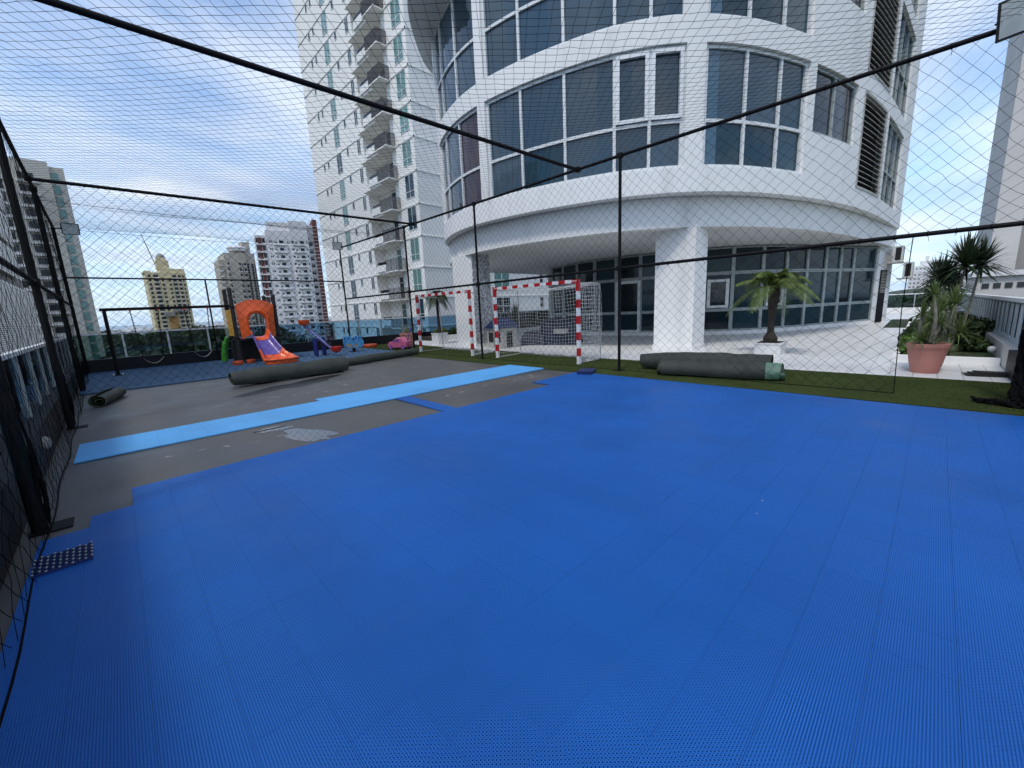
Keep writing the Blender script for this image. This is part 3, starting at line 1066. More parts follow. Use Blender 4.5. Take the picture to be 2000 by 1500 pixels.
# ------------------------------------------------------------------ white apartment tower with balconies
def apartment_tower():
    X0, Y0, Y1 = 23.0, 34.74, 58.9
    t = thing('apartment_tower', 'tall white apartment tower with teal windows and grey balcony grilles beside the curved building', 'building', (X0, Y0, -20))
    mb = MB()
    BA, BB = 38.75, 44.45
    ZT = 56.0
    mb.box(X0, 44, Y0, BA, -20, ZT)
    mb.box(X0, 44, BB, Y1, -20, ZT)
    mb.box(X0 + 1.2, 44, BA, BB, -20, ZT)
    mb.build('wall', M['tower_white'], t)
    for k in range(-3, 15):
        z = 5.74 + 2.91 * k                    # ledge over the windows of this storey
        MB().box(X0 - .07, X0 - .001, Y0 - .07, BA, z + .02, z + .14).build('ledge', M['tower_white'], t)
        MB().box(X0 - .07, X0 - .001, BB, Y1, z + .02, z + .14).build('ledge', M['tower_white'], t)
        MB().box(X0 - .07, 44, Y0 - .07, Y0 - .001, z + .02, z + .14).build('ledge', M['tower_white'], t)

        def win(y0, y1, z0, z1, n, tr, pm):
            f = MB()
            w = .05
            f.box(X0 - .05, X0 + .01, y0, y1, z0, z0 + w)
            f.box(X0 - .05, X0 + .01, y0, y1, z1 - w, z1)
            for i in range(n + 1):
                q = y0 + (y1 - y0) * i / n
                q = min(max(q, y0 + w / 2), y1 - w / 2)
                f.box(X0 - .048, X0 + .01, q - w / 2, q + w / 2, z0 + w, z1 - w)
            if tr:
                f.box(X0 - .046, X0 + .01, y0 + w, y1 - w, z0 + tr - w / 2, z0 + tr + w / 2)
            fo = f.build('window', M['frame'], t)
            MB().box(X0 - .02, X0 - .005, y0 + .01, y1 - .01, z0 + .01, z1 - .01).build('pane', pm, fo)
        r = random.Random(k * 7 + 1)
        pick = lambda: M['pane_green'] if r.random() < .72 else M['pane_teal']
        win(35.25, 36.8, z - 2.15, z - .02, 2, .6, pick())
        win(50.0, 51.4, z - 2.15, z + .0, 2, .6, pick())
        win(48.0, 48.55, z - .85, z - .02, 1, 0, M['pane_teal'])
        win(45.1, 45.85, z - 1.45, z - .02, 2, 0, M['pane_teal'])
        win(54.85, 55.4, z - .85, z - .05, 1, 0, M['pane_dark'])
        win(53.6, 54.1, z - .85, z - .05, 1, 0, M['pane_dark'])
        # balcony: slab, solid parapet, sliding door at the back, projecting grille box
        b = MB()
        b.box(X0 - .6, X0 + 1.2, BA, BB, z - 2.95, z - 2.76)
        b.prism([(X0 - .74, 40.6), (X0 - .74, 42.6), (X0 + .1, BB), (X0 + .2, BB), (X0 - .6, 42.5), (X0 - .6, 40.6)], z - 2.72, z - 2.05)
        bo = b.build('balcony', M['tower_white'], t)
        MB().box(X0 - .72, X0 - .70, 40.65, 42.6, z - 2.05, z - 1.75).build('glass_guard', M['glass_clear'], bo)
        d = MB()
        xd = X0 + 1.15
        for q in (39.3, 40.4, 41.5):
            d.box(xd - .05, xd + .05, q - .04, q + .04, z - 2.7, z - .35)
        for q in (z - 2.68, z - 1.0, z - .38):
            d.box(xd - .046, xd + .046, 39.3, 41.5, q - .03, q + .03)
        do = d.build('balcony_door', M['frame'], t)
        MB().box(xd - .02, xd + .0, 39.3, 41.5, z - 2.68, z - .36).build('pane', pick() if r.random() < .5 else M['pane_dark'], do)
        gm = MB()
        for i in range(14):
            q = z - 2.85 + i * .085
            gm.box(X0 - 1.05, X0 - 1.0, 38.0, 40.2, q, q + .045)
            gm.box(X0 - 1.0, X0 - .0, 37.96, 38.0, q, q + .045)
        for q in (38.0, 39.1, 40.17):
            gm.box(X0 - 1.08, X0 - 1.05, q, q + .03, z - 2.9, z - 1.6)
        go = gm.build('grille', M['grille'], bo)
        MB().box(X0 - 1.1, X0, 37.95, 40.25, z - 2.98, z - 2.88).build('grille_floor', M['tower_white'], bo)
    # windows on the face that turns towards the terrace
    for k in range(-2, 3):
        z = 5.74 + 2.91 * k
        for (x0, x1, zz0, zz1, n, pm) in ((32.2, 34.6, z - 2.0, z - .1, 2, M['pane_green'] if k % 2 == 0 else M['pane_dark']), (40.0, 40.7, z - 1.4, z - .1, 1, M['pane_dark']), (41.6, 43.0, z - 1.4, z - .1, 3, M['pane_dark'])):
            f = MB()
            for i in range(n + 1):
                q = x0 + (x1 - x0) * i / n
                f.box(q - .04, q + .04, Y0 - .05, Y0 + .01, zz0, zz1)
            for q in (zz0, (zz0 + zz1) / 2, zz1):
                f.box(x0 + .04, x1 - .04, Y0 - .046, Y0 + .01, q - .04, q + .04)
            fo = f.build('window', M['frame'], t)
            MB().box(x0, x1, Y0 - .02, Y0 - .005, zz0, zz1).build('pane', pm, fo)


apartment_tower()


# ------------------------------------------------------------------ far towers
def oriented(az, d, w, depth, rot):
    """local frame of a far block: centre of its front face, unit right and unit back"""
    c = np.array(pol(az, d))
    a = math.radians(az - 90 + rot)
    r = np.array((math.cos(a), math.sin(a)))
    b = np.array((-r[1], r[0]))
    return c, r, b


def lbox(mb, F, u0, u1, d0, d1, z0, z1, m=0):
    c, r, b = F
    P = [c + r * u + b * d for u, d in ((u0, d0), (u1, d0), (u1, d1), (u0, d1))]
    vs = [(p[0], p[1], z0) for p in P] + [(p[0], p[1], z1) for p in P]
    mb.add(vs, [(3, 2, 1, 0), (4, 5, 6, 7), (0, 1, 5, 4), (1, 2, 6, 5), (2, 3, 7, 6), (3, 0, 4, 7)], m)


def win_cols(F, name, parent, cols, z0, pitch, n, hgt, single=False, pm=None, rnd=1):
    r = random.Random(rnd)
    pm = pm or M['far_pane']
    big = MB()
    for k in range(n):
        z = z0 + pitch * k
        for (u0, u1) in cols:
            mb = MB() if single else big
            lbox(mb, F, u0, u1, -.06, .05, z, z + hgt)
            if single:
                mb.build(name, pm, parent)
    if not single:
        tag(big.build(name, pm, parent), kind='stuff')


def yellow_tower():
    D = 230
    F = oriented(84.4, D, 12, 12, 6)
    loc = (*pol(84.4, D), -20)
    t = thing('cream_tower', 'cream yellow apartment tower with stepped top, standing beyond the swing', 'building', loc)
    H1 = 1.47 + .092 * D
    mb = MB()
    lbox(mb, F, -6.6, 6.6, 0, 14, -20, H1)
    lbox(mb, F, -2.2, 1.8, -.5, 0, -20, H1 - 2)
    lbox(mb, F, -6.9, -4.6, 1, 13, H1, H1 + .7)
    lbox(mb, F, -1.8, 6.6, 1, 13, H1, H1 + 1.8)
    mb.build('wall', M['cream'], t)
    mb = MB()
    lbox(mb, F, -2.4, 1.8, 2, 7, H1 + 1.8, H1 + 5.2)
    lbox(mb, F, -2.0, 1.3, 3, 6, H1 + 5.2, H1 + 6.6)
    cr = mb.build('stair_head', M['cream'], t)
    c = F[0] + F[1] * -.3 + F[2] * 4.5
    MB().lathe([(1.5, 0), (1.4, .8), (.9, 1.5), (.3, 1.8)], 12, (c[0], c[1], H1 + 6.5)).build('dome', M['concrete'], cr)
    win_cols(F, 'windows', t, [(-5.9, -5.1), (-4.2, -2.7), (2.0, 3.3), (3.8, 4.9), (5.4, 5.9)], -16, 1.75, 22, .95)
    F3 = (F[0] - F[2] * .5, F[1], F[2])
    win_cols(F3, 'windows', t, [(-1.8, -1.0), (.5, 1.3)], -16, 1.75, 21, .8)
    mb = MB()
    for k in range(22):
        lbox(mb, F, -4.3, -2.5, -.5, -.1, -16.5 + 1.75 * k, -16.2 + 1.75 * k)
        lbox(mb, F, 1.9, 5.0, -.35, -.1, -16.5 + 1.75 * k, -16.3 + 1.75 * k)
    tag(mb.build('balcony_slabs', M['far_white'], t), kind='stuff')
    mb = MB()
    lbox(mb, F, -1.9, 1.2, -.62, -.5, -8, 4)
    mb.build('rust_streak', mat('rust_stain', (0.42, 0.24, 0.09), 0.9, var=.4, vscale=.4), t)
    # working platforms hanging on the front
    mb = MB()
    lbox(mb, F, 0.0, 5.2, -2.2, -.7, 6.3, 7.4)
    lbox(mb, F, -3.2, 0.4, -2.2, -.7, 4.4, 6.0)
    mb.build('work_platform', M['concrete'], t)
    # slender crane jib leaning over the tower
    k = thing('crane_jib', 'thin pinkish crane jib rising behind the cream tower', 'crane', (*pol(84.9, D + 20), -20))
    a = np.array((*pol(85.75, D + 20), 1.47 + .158 * (D + 20)))
    b = np.array((*pol(84.9, D + 20), 1.47 + .09 * (D + 20)))
    mb = MB()
    for s in (-.22, .22):
        mb.tube([a + (0, 0, s * .4), b + (s, 0, 0)], .09, 4)
    for i in range(26):
        p, q = a + (b - a) * i / 26, a + (b - a) * (i + 1) / 26
        mb.tube([p + (-.2, 0, 0), q + (.2, 0, 0)], .05, 3)
    mb.build('jib', M['crane'], k)
    MB().tube([b, (b[0], b[1], -20)], .35, 4).build('mast', M['crane'], k)


def beige_tower():
    D = 190
    F = oriented(77.75, D, 12, 12, 10)
    t = thing('beige_tower', 'beige grey apartment tower with a round crown, left of the white striped tower', 'building', (*pol(77.75, D), -20))
    z = lambda tn: 1.47 + tn * D
    mb = MB()
    lbox(mb, F, -6.3, -4.4, .8, 12, -20, z(.118))
    lbox(mb, F, -4.4, 2.4, 0, 14, -20, z(.131))
    lbox(mb, F, 2.4, 5.8, 1.2, 13, -20, z(.133))
    lbox(mb, F, -1.3, 2.2, 2, 9, z(.131), z(.140))
    lbox(mb, F, 2.4, 5.0, 3, 9, z(.133), z(.156))
    mb.build('wall', M['beige'], t)
    c = F[0] + F[1] * .6 + F[2] * 3.5
    MB().lathe([(3.0, 0), (3.0, .8), (3.4, .9), (3.4, 1.3), (2.4, 1.7)], 20, (c[0], c[1], z(.137))).build('crown', M['far_white'], t)
    win_cols(F, 'windows', t, [(-3.6, -3.0), (0.0, .7), (1.0, 1.25), (1.6, 2.3)], -15, 2.05, 19, 1.0)
    mb = MB()
    for k in range(19):
        zz = -15.3 + 2.05 * k
        lbox(mb, F, -3.7, -2.8, -.6, -.05, zz, zz + .3)
        lbox(mb, F, -6.2, -5.2, .2, .75, zz, zz + .35)
        lbox(mb, F, -.1, .8, -.5, -.05, zz, zz + .25)
        lbox(mb, F, 1.5, 2.4, -.5, -.05, zz, zz + .25)
    tag(mb.build('balcony_slabs', M['far_white'], t), kind='stuff')
    F2 = (F[0] + F[2] * 1.2, F[1], F[2])
    win_cols(F2, 'windows', t, [(2.9, 3.5), (4.3, 5.0), (5.3, 5.6)], -15, 1.0, 38, .82)


def striped_tower():
    D = 165
    F = oriented(72.3, D, 18, 12, 4)
    t = thing('striped_tower', 'tall white apartment tower with brick red edge stripes and small balconies', 'building', (*pol(72.3, D), -20))
    z = lambda tn: 1.47 + tn * D
    mb = MB()
    lbox(mb, F, -6.9, 0.2, 0, 12, -20, z(.178))
    lbox(mb, F, 0.2, 5.9, -.6, 12, -20, z(.198))
    lbox(mb, F, 5.9, 8.0, 1.0, 12, -20, z(.193))
    lbox(mb, F, -6.2, 0.2, 1.5, 10, z(.178), z(.196))
    mb.build('wall', M['far_white'], t)
    mb = MB()
    lbox(mb, F, -10.2, -6.9, 1.0, 11, -20, z(.168))
    mb.build('side_wing', M['far_white'], t)
    mb = MB()
    lbox(mb, F, 8.0, 9.4, .2, 12, -20, z(.2045))
    lbox(mb, F, -9.3, -8.3, .6, 1.0, -20, z(.163))
    mb.build('red_stripe', M['brick_red'], t)
    n, p = 20, 2.45
    for (F0, u) in (((F[0], F[1], F[2]), -3.2), ((F[0] - F[2] * .6, F[1], F[2]), 3.1)):
        for k in range(n):
            zz = z(.178) - 4.2 - p * k
            m2 = MB()
            lbox(m2, F0, u + .1, u + 1.3, -.05, .06, zz + .1, zz + 1.0)
            m2.build('window', M['far_pane'], t)
    mb = MB()
    for k in range(n + 1):
        zz = z(.178) - 4.9 - p * k
        lbox(mb, F, -4.9, -.9, -.8, -.02, zz, zz + .35)
        lbox(mb, F, 1.0, 4.9, -1.4, -.62, zz + .1, zz + .45)
        lbox(mb, F, -10.0, -7.2, .2, .95, zz, zz + .4)
    tag(mb.build('balcony_slabs', M['far_white'], t), kind='stuff')
    mb = MB()
    for k in range(n + 1):
        zz = z(.178) - 4.2 - p * k
        for u in (-6.1, -5.6, -.6, .7, 1.0, 5.3):
            d = -.66 if u > .2 else -.06
            lbox(mb, F, u, u + .28, d, d + .1, zz + .3, zz + .9)
        lbox(mb, F, -4.4, -3.9, -.3, -.05, zz + .2, zz + .5)
        lbox(mb, F, 1.7, 2.3, -.9, -.65, zz + .2, zz + .5)
        lbox(mb, F, 6.2, 7.4, .94, 1.05, zz - .3, zz + .9)
        lbox(mb, F, -9.9, -9.4, .94, 1.05, zz + .2, zz + 1.7)
        lbox(mb, F, -8.1, -7.3, .94, 1.05, zz + .2, zz + 1.7)
    tag(mb.build('small_openings', M['far_pane'], t), kind='stuff')
    mb = MB()
    for k in range(2 * n):
        zz = z(.19) - 1.2 * k
        lbox(mb, F, 5.9, 9.5, .0, .3, zz, zz + .12)
    tag(mb.build('string_courses', M['far_white'], t), kind='stuff')


def left_tower():
    D = 78
    F = oriented(93.4, D, 10, 10, -2)
    t = thing('left_tower', 'tall cream tower with banded balconies seen through the left fence net', 'building', (*pol(93.4, D), -20))
    mb = MB()
    H = 1.47 + .258 * D
    lbox(mb, F, -9, 3.0, 0, 12, -20, H)
    lbox(mb, F, 3.0, 4.3, .5, 12, -20, H - .4)
    mb.build('wall', M['left_beige'], t)
    mb = MB()
    for k in range(28):
        zz = H - 2.2 - 1.42 * k
        lbox(mb, F, 3.1, 3.7, .42, .55, zz, zz + 1.1)
    tag(mb.build('corner_windows', M['pane_green'], t), kind='stuff')
    for k in range(26):
        zz = H - 2.3 - 1.42 * k
        for (u0, u1) in ((-8.5, -6.9), (-6.3, -4.6), (-3.4, -1.0), (.3, 1.6)):
            m2 = MB()
            lbox(m2, F, u0, u1, -.05, .06, zz, zz + .75)
            m2.build('window', M['far_pane'], t)
    mb = MB()
    for k in range(27):
        zz = H - 2.75 - 1.42 * k
        lbox(mb, F, -9.0, -.6, -.7, -.02, zz, zz + .28)
        lbox(mb, F, .1, 1.9, -.5, -.02, zz, zz + .22)
    tag(mb.build('balcony_slabs', M['far_white'], t), kind='stuff')


def screened_building():
    t = thing('screened_building', 'white building with stacked horizontal slat screens right behind the left fence', 'building', (-3, 30, -20))
    mb = MB()
    mb.box(-16, -3.4, 12, 43.5, -20, 9.2)
    mb.build('wall', M['concrete'], t)
    bands = [(-8.5, .1), (.35, 3.9), (4.5, 6.2), (6.55, 8.3), (8.6, 10.2)]
    ends = [46, 43.5, 40.3, 40.8, 41.5]
    for (z0, z1), ye in zip(bands, ends):
        mb = MB()
        mb.box(-3.2, -3.12, 12, ye, z0, z0 + .1)
        mb.box(-3.2, -3.12, 12, ye, z1 - .1, z1)
        y = 12.0
        while y <= ye:
            mb.box(-3.26, -3.2, y - .03, y + .03, z0, z1)
            y += 2.0
        so = mb.build('screen_frame', M['screen'], t)
        m2 = MB()
        n = int((z1 - z0 - .2) / .085)
        for i in range(n):
            z = z0 + .12 + i * .085
            m2.box(-3.15, -3.10, 12, ye, z, z + .05)
        tag(m2.build('slats', M['screen'], so), kind='stuff')


def right_side():
    t = thing('grey_tower', 'grey concrete tower at the right edge with its narrow sunlit side coloured paler', 'building', (70, -6, -20))
    mb = MB()
    mb.box(66, 86, -30, -6.2, -20, 62)
    mb.build('wall', M['concrete'], t)
    mb = MB()
    mb.box(65.6, 86, -6.2, -4.35, -20, 62)
    mb.box(64.6, 66, -12, -8.3, -20, 62)
    mb.build('lit_side', M['pale_conc'], t)  # sunlight on this side of the tower is put into the paler colour
    for k in range(22):
        for y in (-7.6, -10.2):
            MB().box(65.9 if y > -8 else 64.5, 66.05, y - .55, y + .55, 2.6 * k - 1, 2.6 * k + .4).build('window', M['far_pane'], t)
    for k in range(20):
        MB().box(63.6, 64.6, -11.8, -8.5, 2.6 * k - 2, 2.6 * k - 1.1).build('balcony', M['far_white'], t)
    lo = thing('low_white_block', 'low white block with a row of small openings at the foot of the grey tower', 'building', (56, -6, -20))
    MB().box(52, 62, -14, -2.9, -20, 2.3).build('wall', M['pale_conc'], lo)
    MB().box(51.7, 62.3, -14.2, -2.7, 2.3, 2.7).build('cornice', M['far_white'], lo)
    for i in range(5):
        MB().box(51.93, 52.05, -6.2 + i * .62, -5.8 + i * .62, 1.35, 1.75).build('window', M['far_pane'], lo)
    tw = thing('narrow_white_tower', 'slim pale tower standing just left of the grey tower', 'building', (115, -8, -20))
    MB().box(112, 124, -14, -7.2, -20, 15.5).build('wall', M['far_white'], tw)
    for k in range(12):
        for y in (-8.2, -9.8):
            MB().box(111.9, 112.05, y - .35, y + .35, 14 - 2.2 * k - .9, 14 - 2.2 * k).build('window', M['far_pane'], tw)
    # skyline in the gap beyond the planter
    labs = ['pale stepped tower with a pointed top in the distant right skyline', 'banded grey and white tower in the distant right skyline',
            'slim pale tower with a flat top, leftmost in the distant right skyline', 'wide pale block low in the distant right skyline',
            'white tower with a small roof box behind the air conditioners', 'thin grey tower between the pale towers of the right skyline']
    spec = [(-2.1, 520, 12, .064, 'step'), (-1.0, 430, 13, .048, 'band'), (.75, 480, 9, .03, 'flat'), (-.2, 560, 22, .012, 'flat'), (.25, 500, 12, .04, 'step'), (-1.6, 610, 9, .045, 'flat')]
    for i, ((az, d, w, tn, kd), lab) in enumerate(zip(spec, labs)):
        F = oriented(az, d, w, w, 0)
        s = thing('skyline_tower', lab, 'building', (*pol(az, d), -20))
        top = 1.47 + tn * d
        mb = MB()
        lbox(mb, F, -w / 2, w / 2, 0, w, -20, top)
        if kd == 'step':
            lbox(mb, F, -w / 4, w / 3, 2, w - 2, top, top + 4)
            lbox(mb, F, 0, w / 5, 4, w - 4, top + 4, top + 8)
        mb.build('wall', M['far_white'], s)
        mb = MB()
        k = 0
        while top - 3 - 3.2 * k > -15:
            zz = top - 3 - 3.2 * k
            if kd == 'band':
                lbox(mb, F, -w / 2 + .5, w / 2 - .5, -.1, .1, zz, zz + 1.6)
            else:
                for u in np.arange(-w / 2 + 1, w / 2 - 1.5, 2.4):
                    lbox(mb, F, u, u + 1.3, -.1, .1, zz, zz + 1.4)
            k += 1
        tag(mb.build('windows', M['concrete'] if kd != 'band' else M['far_pane'], s), kind='stuff')


yellow_tower()
beige_tower()
striped_tower()
left_tower()
screened_building()
right_side()


# ------------------------------------------------------------------ trees below and beyond
def leaf_cloud(n, blobs, size, rng):
    """many small leaf faces spread through several uneven clumps"""
    V, Fc = [], []
    w = np.array([b[3] ** 2 for b in blobs])
    w = w / w.sum()
    for b, cnt in zip(blobs, (w * n).astype(int)):
        d = rng.normal(size=(cnt, 3))
        d /= np.linalg.norm(d, axis=1)[:, None]
        r = b[3] * (0.55 + 0.45 * rng.random(cnt) ** .5) * (1 + .18 * np.sin(d[:, 0] * 5 + b[0]) * np.sin(d[:, 1] * 6 + b[1]))
        c = np.array(b[:3]) + d * r[:, None] * np.array((1, 1, .78))
        for p, dd in zip(c, d):
            a = rng.normal(size=3)
            a -= dd * np.dot(a, dd) * .5
            a /= np.linalg.norm(a)
            e = np.cross(dd + rng.normal(size=3) * .5, a)
            e /= np.linalg.norm(e) + 1e-9
            s = size * rng.uniform(.6, 1.3)
            o = len(V)
            V += [p - a * s, p + e * s * .55, p + a * s, p - e * s * .55]
            Fc.append((o, o + 1, o + 2, o + 3))
    return V, Fc


def tree_meshes():
    res = []
    for k in range(5):
        rng = np.random.default_rng(40 + k)
        blobs = [(0, 0, 9.5, 2.9)]
        for i in range(9):
            a = rng.uniform(0, 2 * PI)
            rr = rng.uniform(1.5, 4.0)
            blobs.append((rr * math.cos(a), rr * math.sin(a), rng.uniform(6.6, 12.0), rng.uniform(1.3, 2.6)))
        V, Fc = leaf_cloud(2600, blobs, .42, rng)
        cm = bpy.data.meshes.new('crown')
        cm.from_pydata([tuple(map(float, v)) for v in V], [], Fc)
        cm.materials.append(M['tree'][k % 3])
        mb = MB()
        mb.tube([(0, 0, 0), (.1, .1, 3), (-.1, .15, 6), (0, 0, 10)], [.38, .3, .24, .08], 7)
        for b in blobs[1:6]:
            mb.tube([(0, 0.1, 4.5), (b[0] * .5, b[1] * .5, b[2] * .5 + 3), b[:3]], [.16, .11, .04], 5)
        tm = bpy.data.meshes.new('trunk')
        tm.from_pydata(mb.v, [], mb.f)
        tm.materials.append(M['bark'])
        res.append((cm, tm))
    return res


TREES = tree_meshes()


def tree(x, y, z, s, k, label, group, rot):
    t = thing('broadleaf_tree', label, 'tree', (x, y, z), group)
    t.scale = (s * random.uniform(.9, 1.15), s * random.uniform(.9, 1.15), s)
    t.rotation_euler = (0, 0, rot)
    for nm, me in zip(('crown', 'trunk'), TREES[k]):
        o = bpy.data.objects.new(nm, me)
        COL.objects.link(o)
        o.parent = t


for i in range(74):
    az = random.uniform(73.5, 93.5)
    d = random.choice((70, 90, 115, 140, 175, 215, 270)) * random.uniform(.92, 1.1)
    if 82 < az < 87 and d > 190:
        d = 150
    s = random.uniform(1.0, 1.5)
    x, y = pol(az, d)
    top = -20 + 12.5 * s
    if top > 1.47 - .012 * d:
        s = (21.47 - .012 * d) / 12.5 * random.uniform(.85, 1)
    if x < 0.5 and y < 90:
        continue
    tree(x, y, -20, s, i % 5, 'dark broadleaf tree in the wooded belt beyond the glass balustrade', 'trees beyond the balustrade', random.uniform(0, 6.3))
for i in range(14):
    az = random.uniform(-3.0, 1.6)
    d = random.uniform(110, 260)
    tree(*pol(az, d), -20, random.uniform(1.2, 1.6), i % 5, 'green tree below the distant skyline to the right of the curved building', 'trees below the right skyline', random.uniform(0, 6.3))
mb = MB()
for i in range(150):
    az = random.uniform(66, 95)
    d = random.uniform(500, 1400)
    F = oriented(az, d, 10, 10, random.uniform(-20, 20))
    w = random.uniform(5, 16)
    lbox(mb, F, -w, w, 0, w, -20, -20 + random.uniform(4, 17))
tag(mb.build('distant_houses', M['far_white']), 'low pale buildings scattered towards the sea', 'buildings', kind='stuff')
rng = np.random.default_rng(3)
V, Fc = [], []
for i in range(420):
    az, d = rng.uniform(66, 95), rng.uniform(300, 1300)
    x, y = pol(az, d)
    v, f = leaf_cloud(60, [(x, y, -14 + rng.uniform(-2, 3), rng.uniform(5, 9))], 2.2, rng)
    o = len(V)
    V += v
    Fc += [tuple(i2 + o for i2 in q) for q in f]
me = bpy.data.meshes.new('far_woodland')
me.from_pydata([tuple(map(float, v)) for v in V], [], Fc)
me.materials.append(M['tree'][1])
o = bpy.data.objects.new('far_woodland', me)
COL.objects.link(o)
tag(o, 'far-off dark green treetops merging towards the sea', 'woodland', kind='stuff')
# rounded green hill beyond the right end of the terrace
hp = []
mb = MB()
cx, cy = pol(.1, 330)
mb.lathe([(60, 0), (55, 6), (45, 12), (32, 17), (18, 20.5), (8, 22), (.5, 22.4)], 28, (cx, cy, -20))
tag(mb.build('hill', M['tree'][0], smooth=True), kind='structure')

# ------------------------------------------------------------------ sports cage: posts, rails, roof beams
XL, XR, YB, ZT, ZM = -0.57, 7.85, 18.3, 4.37, 2.19
cage = thing('cage_frame', 'black steel pipe frame of the netted sports cage', 'frame', (XL, YB, 0))


def pipe(name, a, b, r, parent=cage, m='black_steel', n=10):
    return MB().tube([a, b], r, n).build(name, M[m], parent, smooth=True)


for y in (-1.05, 4.58, 9.15, 12.9, YB):
    pipe('post', (XR, y, 0), (XR, y, ZT), .032)
    MB().box(XR - .09, XR + .09, y - .09, y + .09, 0.012, .024).build('base_plate', M['black_steel'], cage)
for y in (-.6, 4.45, 8.75, 13.5, YB):
    pipe('post', (XL, y, 0), (XL, y, ZT), .044)
    MB().box(XL - .05, XL + .17, y - .1, y + .1, 0.001, .012).build('base_plate', M['black_steel'], cage)
for z in (ZT, ZM):
    pipe('rail', (XR, -2.2, z), (XR, YB, z), .03)
    pipe('rail', (XL, -2.2, z - (.08 if z == ZM else 0)), (XL, YB, z - (.08 if z == ZM else 0)), .03)
pipe('rail', (XL, YB, 2.95), (XR, YB, 2.95), .026)
pipe('post', (2.85, YB, 0), (2.85, YB, 2.95), .026)
pipe('roof_beam', (XL, 5.86, ZT - .005), (XR, 5.62, ZT - .005), .034)
pipe('roof_beam', (XL, 12.62, ZT - .005), (XR, 12.32, ZT - .005), .034)
for i, (y, z) in enumerate(((15.2, 4.5), (YB, 4.36))):
    P = [(XL + (XR - XL) * t, y, z - .06 * math.sin(PI * t)) for t in np.linspace(0, 1, 12)]
    MB().tube(P, .005, 4).build('wire', M['black_steel'], cage)


# couplers at the joints and cord ties along the rails
for y in (4.58, 9.15, 12.9):
    for z in (ZM, ZT):
        MB().box(XR - .045, XR + .045, y - .05, y + .05, z - .045, z + .045).build('coupler', M['black_steel'], cage)
for y in (4.45, 8.75, 13.5):
    for z in (ZM - .08, ZT):
        MB().box(XL - .058, XL + .058, y - .058, y + .058, z - .045, z + .045).build('coupler', M['black_steel'], cage)
for x, y in ((XR, 5.62), (XR, 12.32), (XL, 5.86), (XL, 12.62)):
    MB().box(x - .05, x + .05, y - .05, y + .05, ZT - .048, ZT + .048).build('coupler', M['black_steel'], cage)
mb = MB()
tr_ = random.Random(6)
for z, y0 in ((ZT, -1.0), (ZM, -.9)):
    y = y0
    while y < YB:
        P = [(XR + .034 * math.cos(a), y + .012 * math.sin(a * .5), z + .034 * math.sin(a)) for a in np.linspace(0, 2 * PI, 9)]
        mb.tube(P, .004, 4, False)
        q = tr_.uniform(.03, .09)
        mb.tube([(XR, y, z - .03), (XR + tr_.uniform(-.03, .03), y + tr_.uniform(-.03, .03), z - .03 - q)], .003, 3, False)
        y += tr_.uniform(.2, .45)
tag(mb.build('cord_ties', M['cord'], cage), kind='stuff')

# ------------------------------------------------------------------ nets
def net(name, f, U, V, pitch, r, label, m='cord', jit=.006, seed=1, parent=None, kindred='net'):
    """diagonal strands over a U x V sheet, mapped to space by f(u, v)"""
    rng = np.random.default_rng(seed)
    verts, faces = [], []
    base = 0
    h = pitch / 2
    ang = np.arange(3) * 2 * PI / 3
    for fam in (0, 1):
        c = -V if fam else 0.0
        cmax = U if fam else U + V
        while c <= cmax:
            # family 0: u + v = c, family 1: u - v = c
            if fam == 0:
                u0, u1 = max(0, c - V), min(U, c)
            else:
                u0, u1 = max(0, c), min(U, c + V)
            if u1 - u0 > h * .5:
                n = max(2, int(round((u1 - u0) / h)) + 1)
                u = np.linspace(u0, u1, n)
                v = (c - u) if fam == 0 else (u - c)
                P = f(u, np.clip(v, 0, V))
                P = P + rng.normal(0, jit, P.shape)
                T = np.gradient(P, axis=0)
                T /= np.linalg.norm(T, axis=1)[:, None] + 1e-9
                a = np.cross(T, np.array((.31, .52, .79)))
                a /= np.linalg.norm(a, axis=1)[:, None] + 1e-9
                b = np.cross(T, a)
                ring = P[:, None, :] + r * (np.cos(ang)[None, :, None] * a[:, None, :] + np.sin(ang)[None, :, None] * b[:, None, :])
                verts.append(ring.reshape(-1, 3))
                i = np.arange(n - 1)[:, None] * 3
                j = np.arange(3)[None, :]
                k = (j + 1) % 3
                q = np.stack([base + i + j, base + i + k, base + i + 3 + k, base + i + 3 + j], -1).reshape(-1, 4)
                faces.append(q)
                base += 3 * n
            c += pitch
    V_ = np.concatenate(verts)
    F_ = np.concatenate(faces)
    me = bpy.data.meshes.new(name)
    me.vertices.add(len(V_))
    me.vertices.foreach_set('co', V_.ravel())
    me.loops.add(F_.size)
    me.loops.foreach_set('vertex_index', F_.ravel().astype(np.int32))
    me.polygons.add(len(F_))
    me.polygons.foreach_set('loop_start', np.arange(0, F_.size, 4, dtype=np.int32))
    me.polygons.foreach_set('loop_total', np.full(len(F_), 4, np.int32))
    me.update()
    me.validate()
    me.materials.append(M[m])
    o = bpy.data.objects.new(name, me)
    COL.objects.link(o)
    if parent is None:
        tag(o, label, kindred)
    else:
        o.parent = parent
        off = world_loc(parent)
        me.transform(Matrix.Translation(-off))
    return o


def interp_sag(y):
    ks = np.array([-2.2, 5.74, 12.47, 15.2, 18.3])
    out = np.zeros_like(y)
    for a, b, s in zip(ks[:-1], ks[1:], (.16, .20, .12, .08)):
        m_ = (y >= a) & (y <= b)
        t = (y[m_] - a) / (b - a)
        out[m_] = s * 4 * t * (1 - t)
    return out


def roof_map(u, v):
    x = XL + u * (XR - XL) / 8.42
    y = -2.2 + v
    edge = 4 * (u / 8.42) * (1 - u / 8.42)
    z = ZT + .03 - interp_sag(y) * edge + .025 * np.sin(u * 1.3 + v * .5) * edge
    return np.c_[x, y, z]


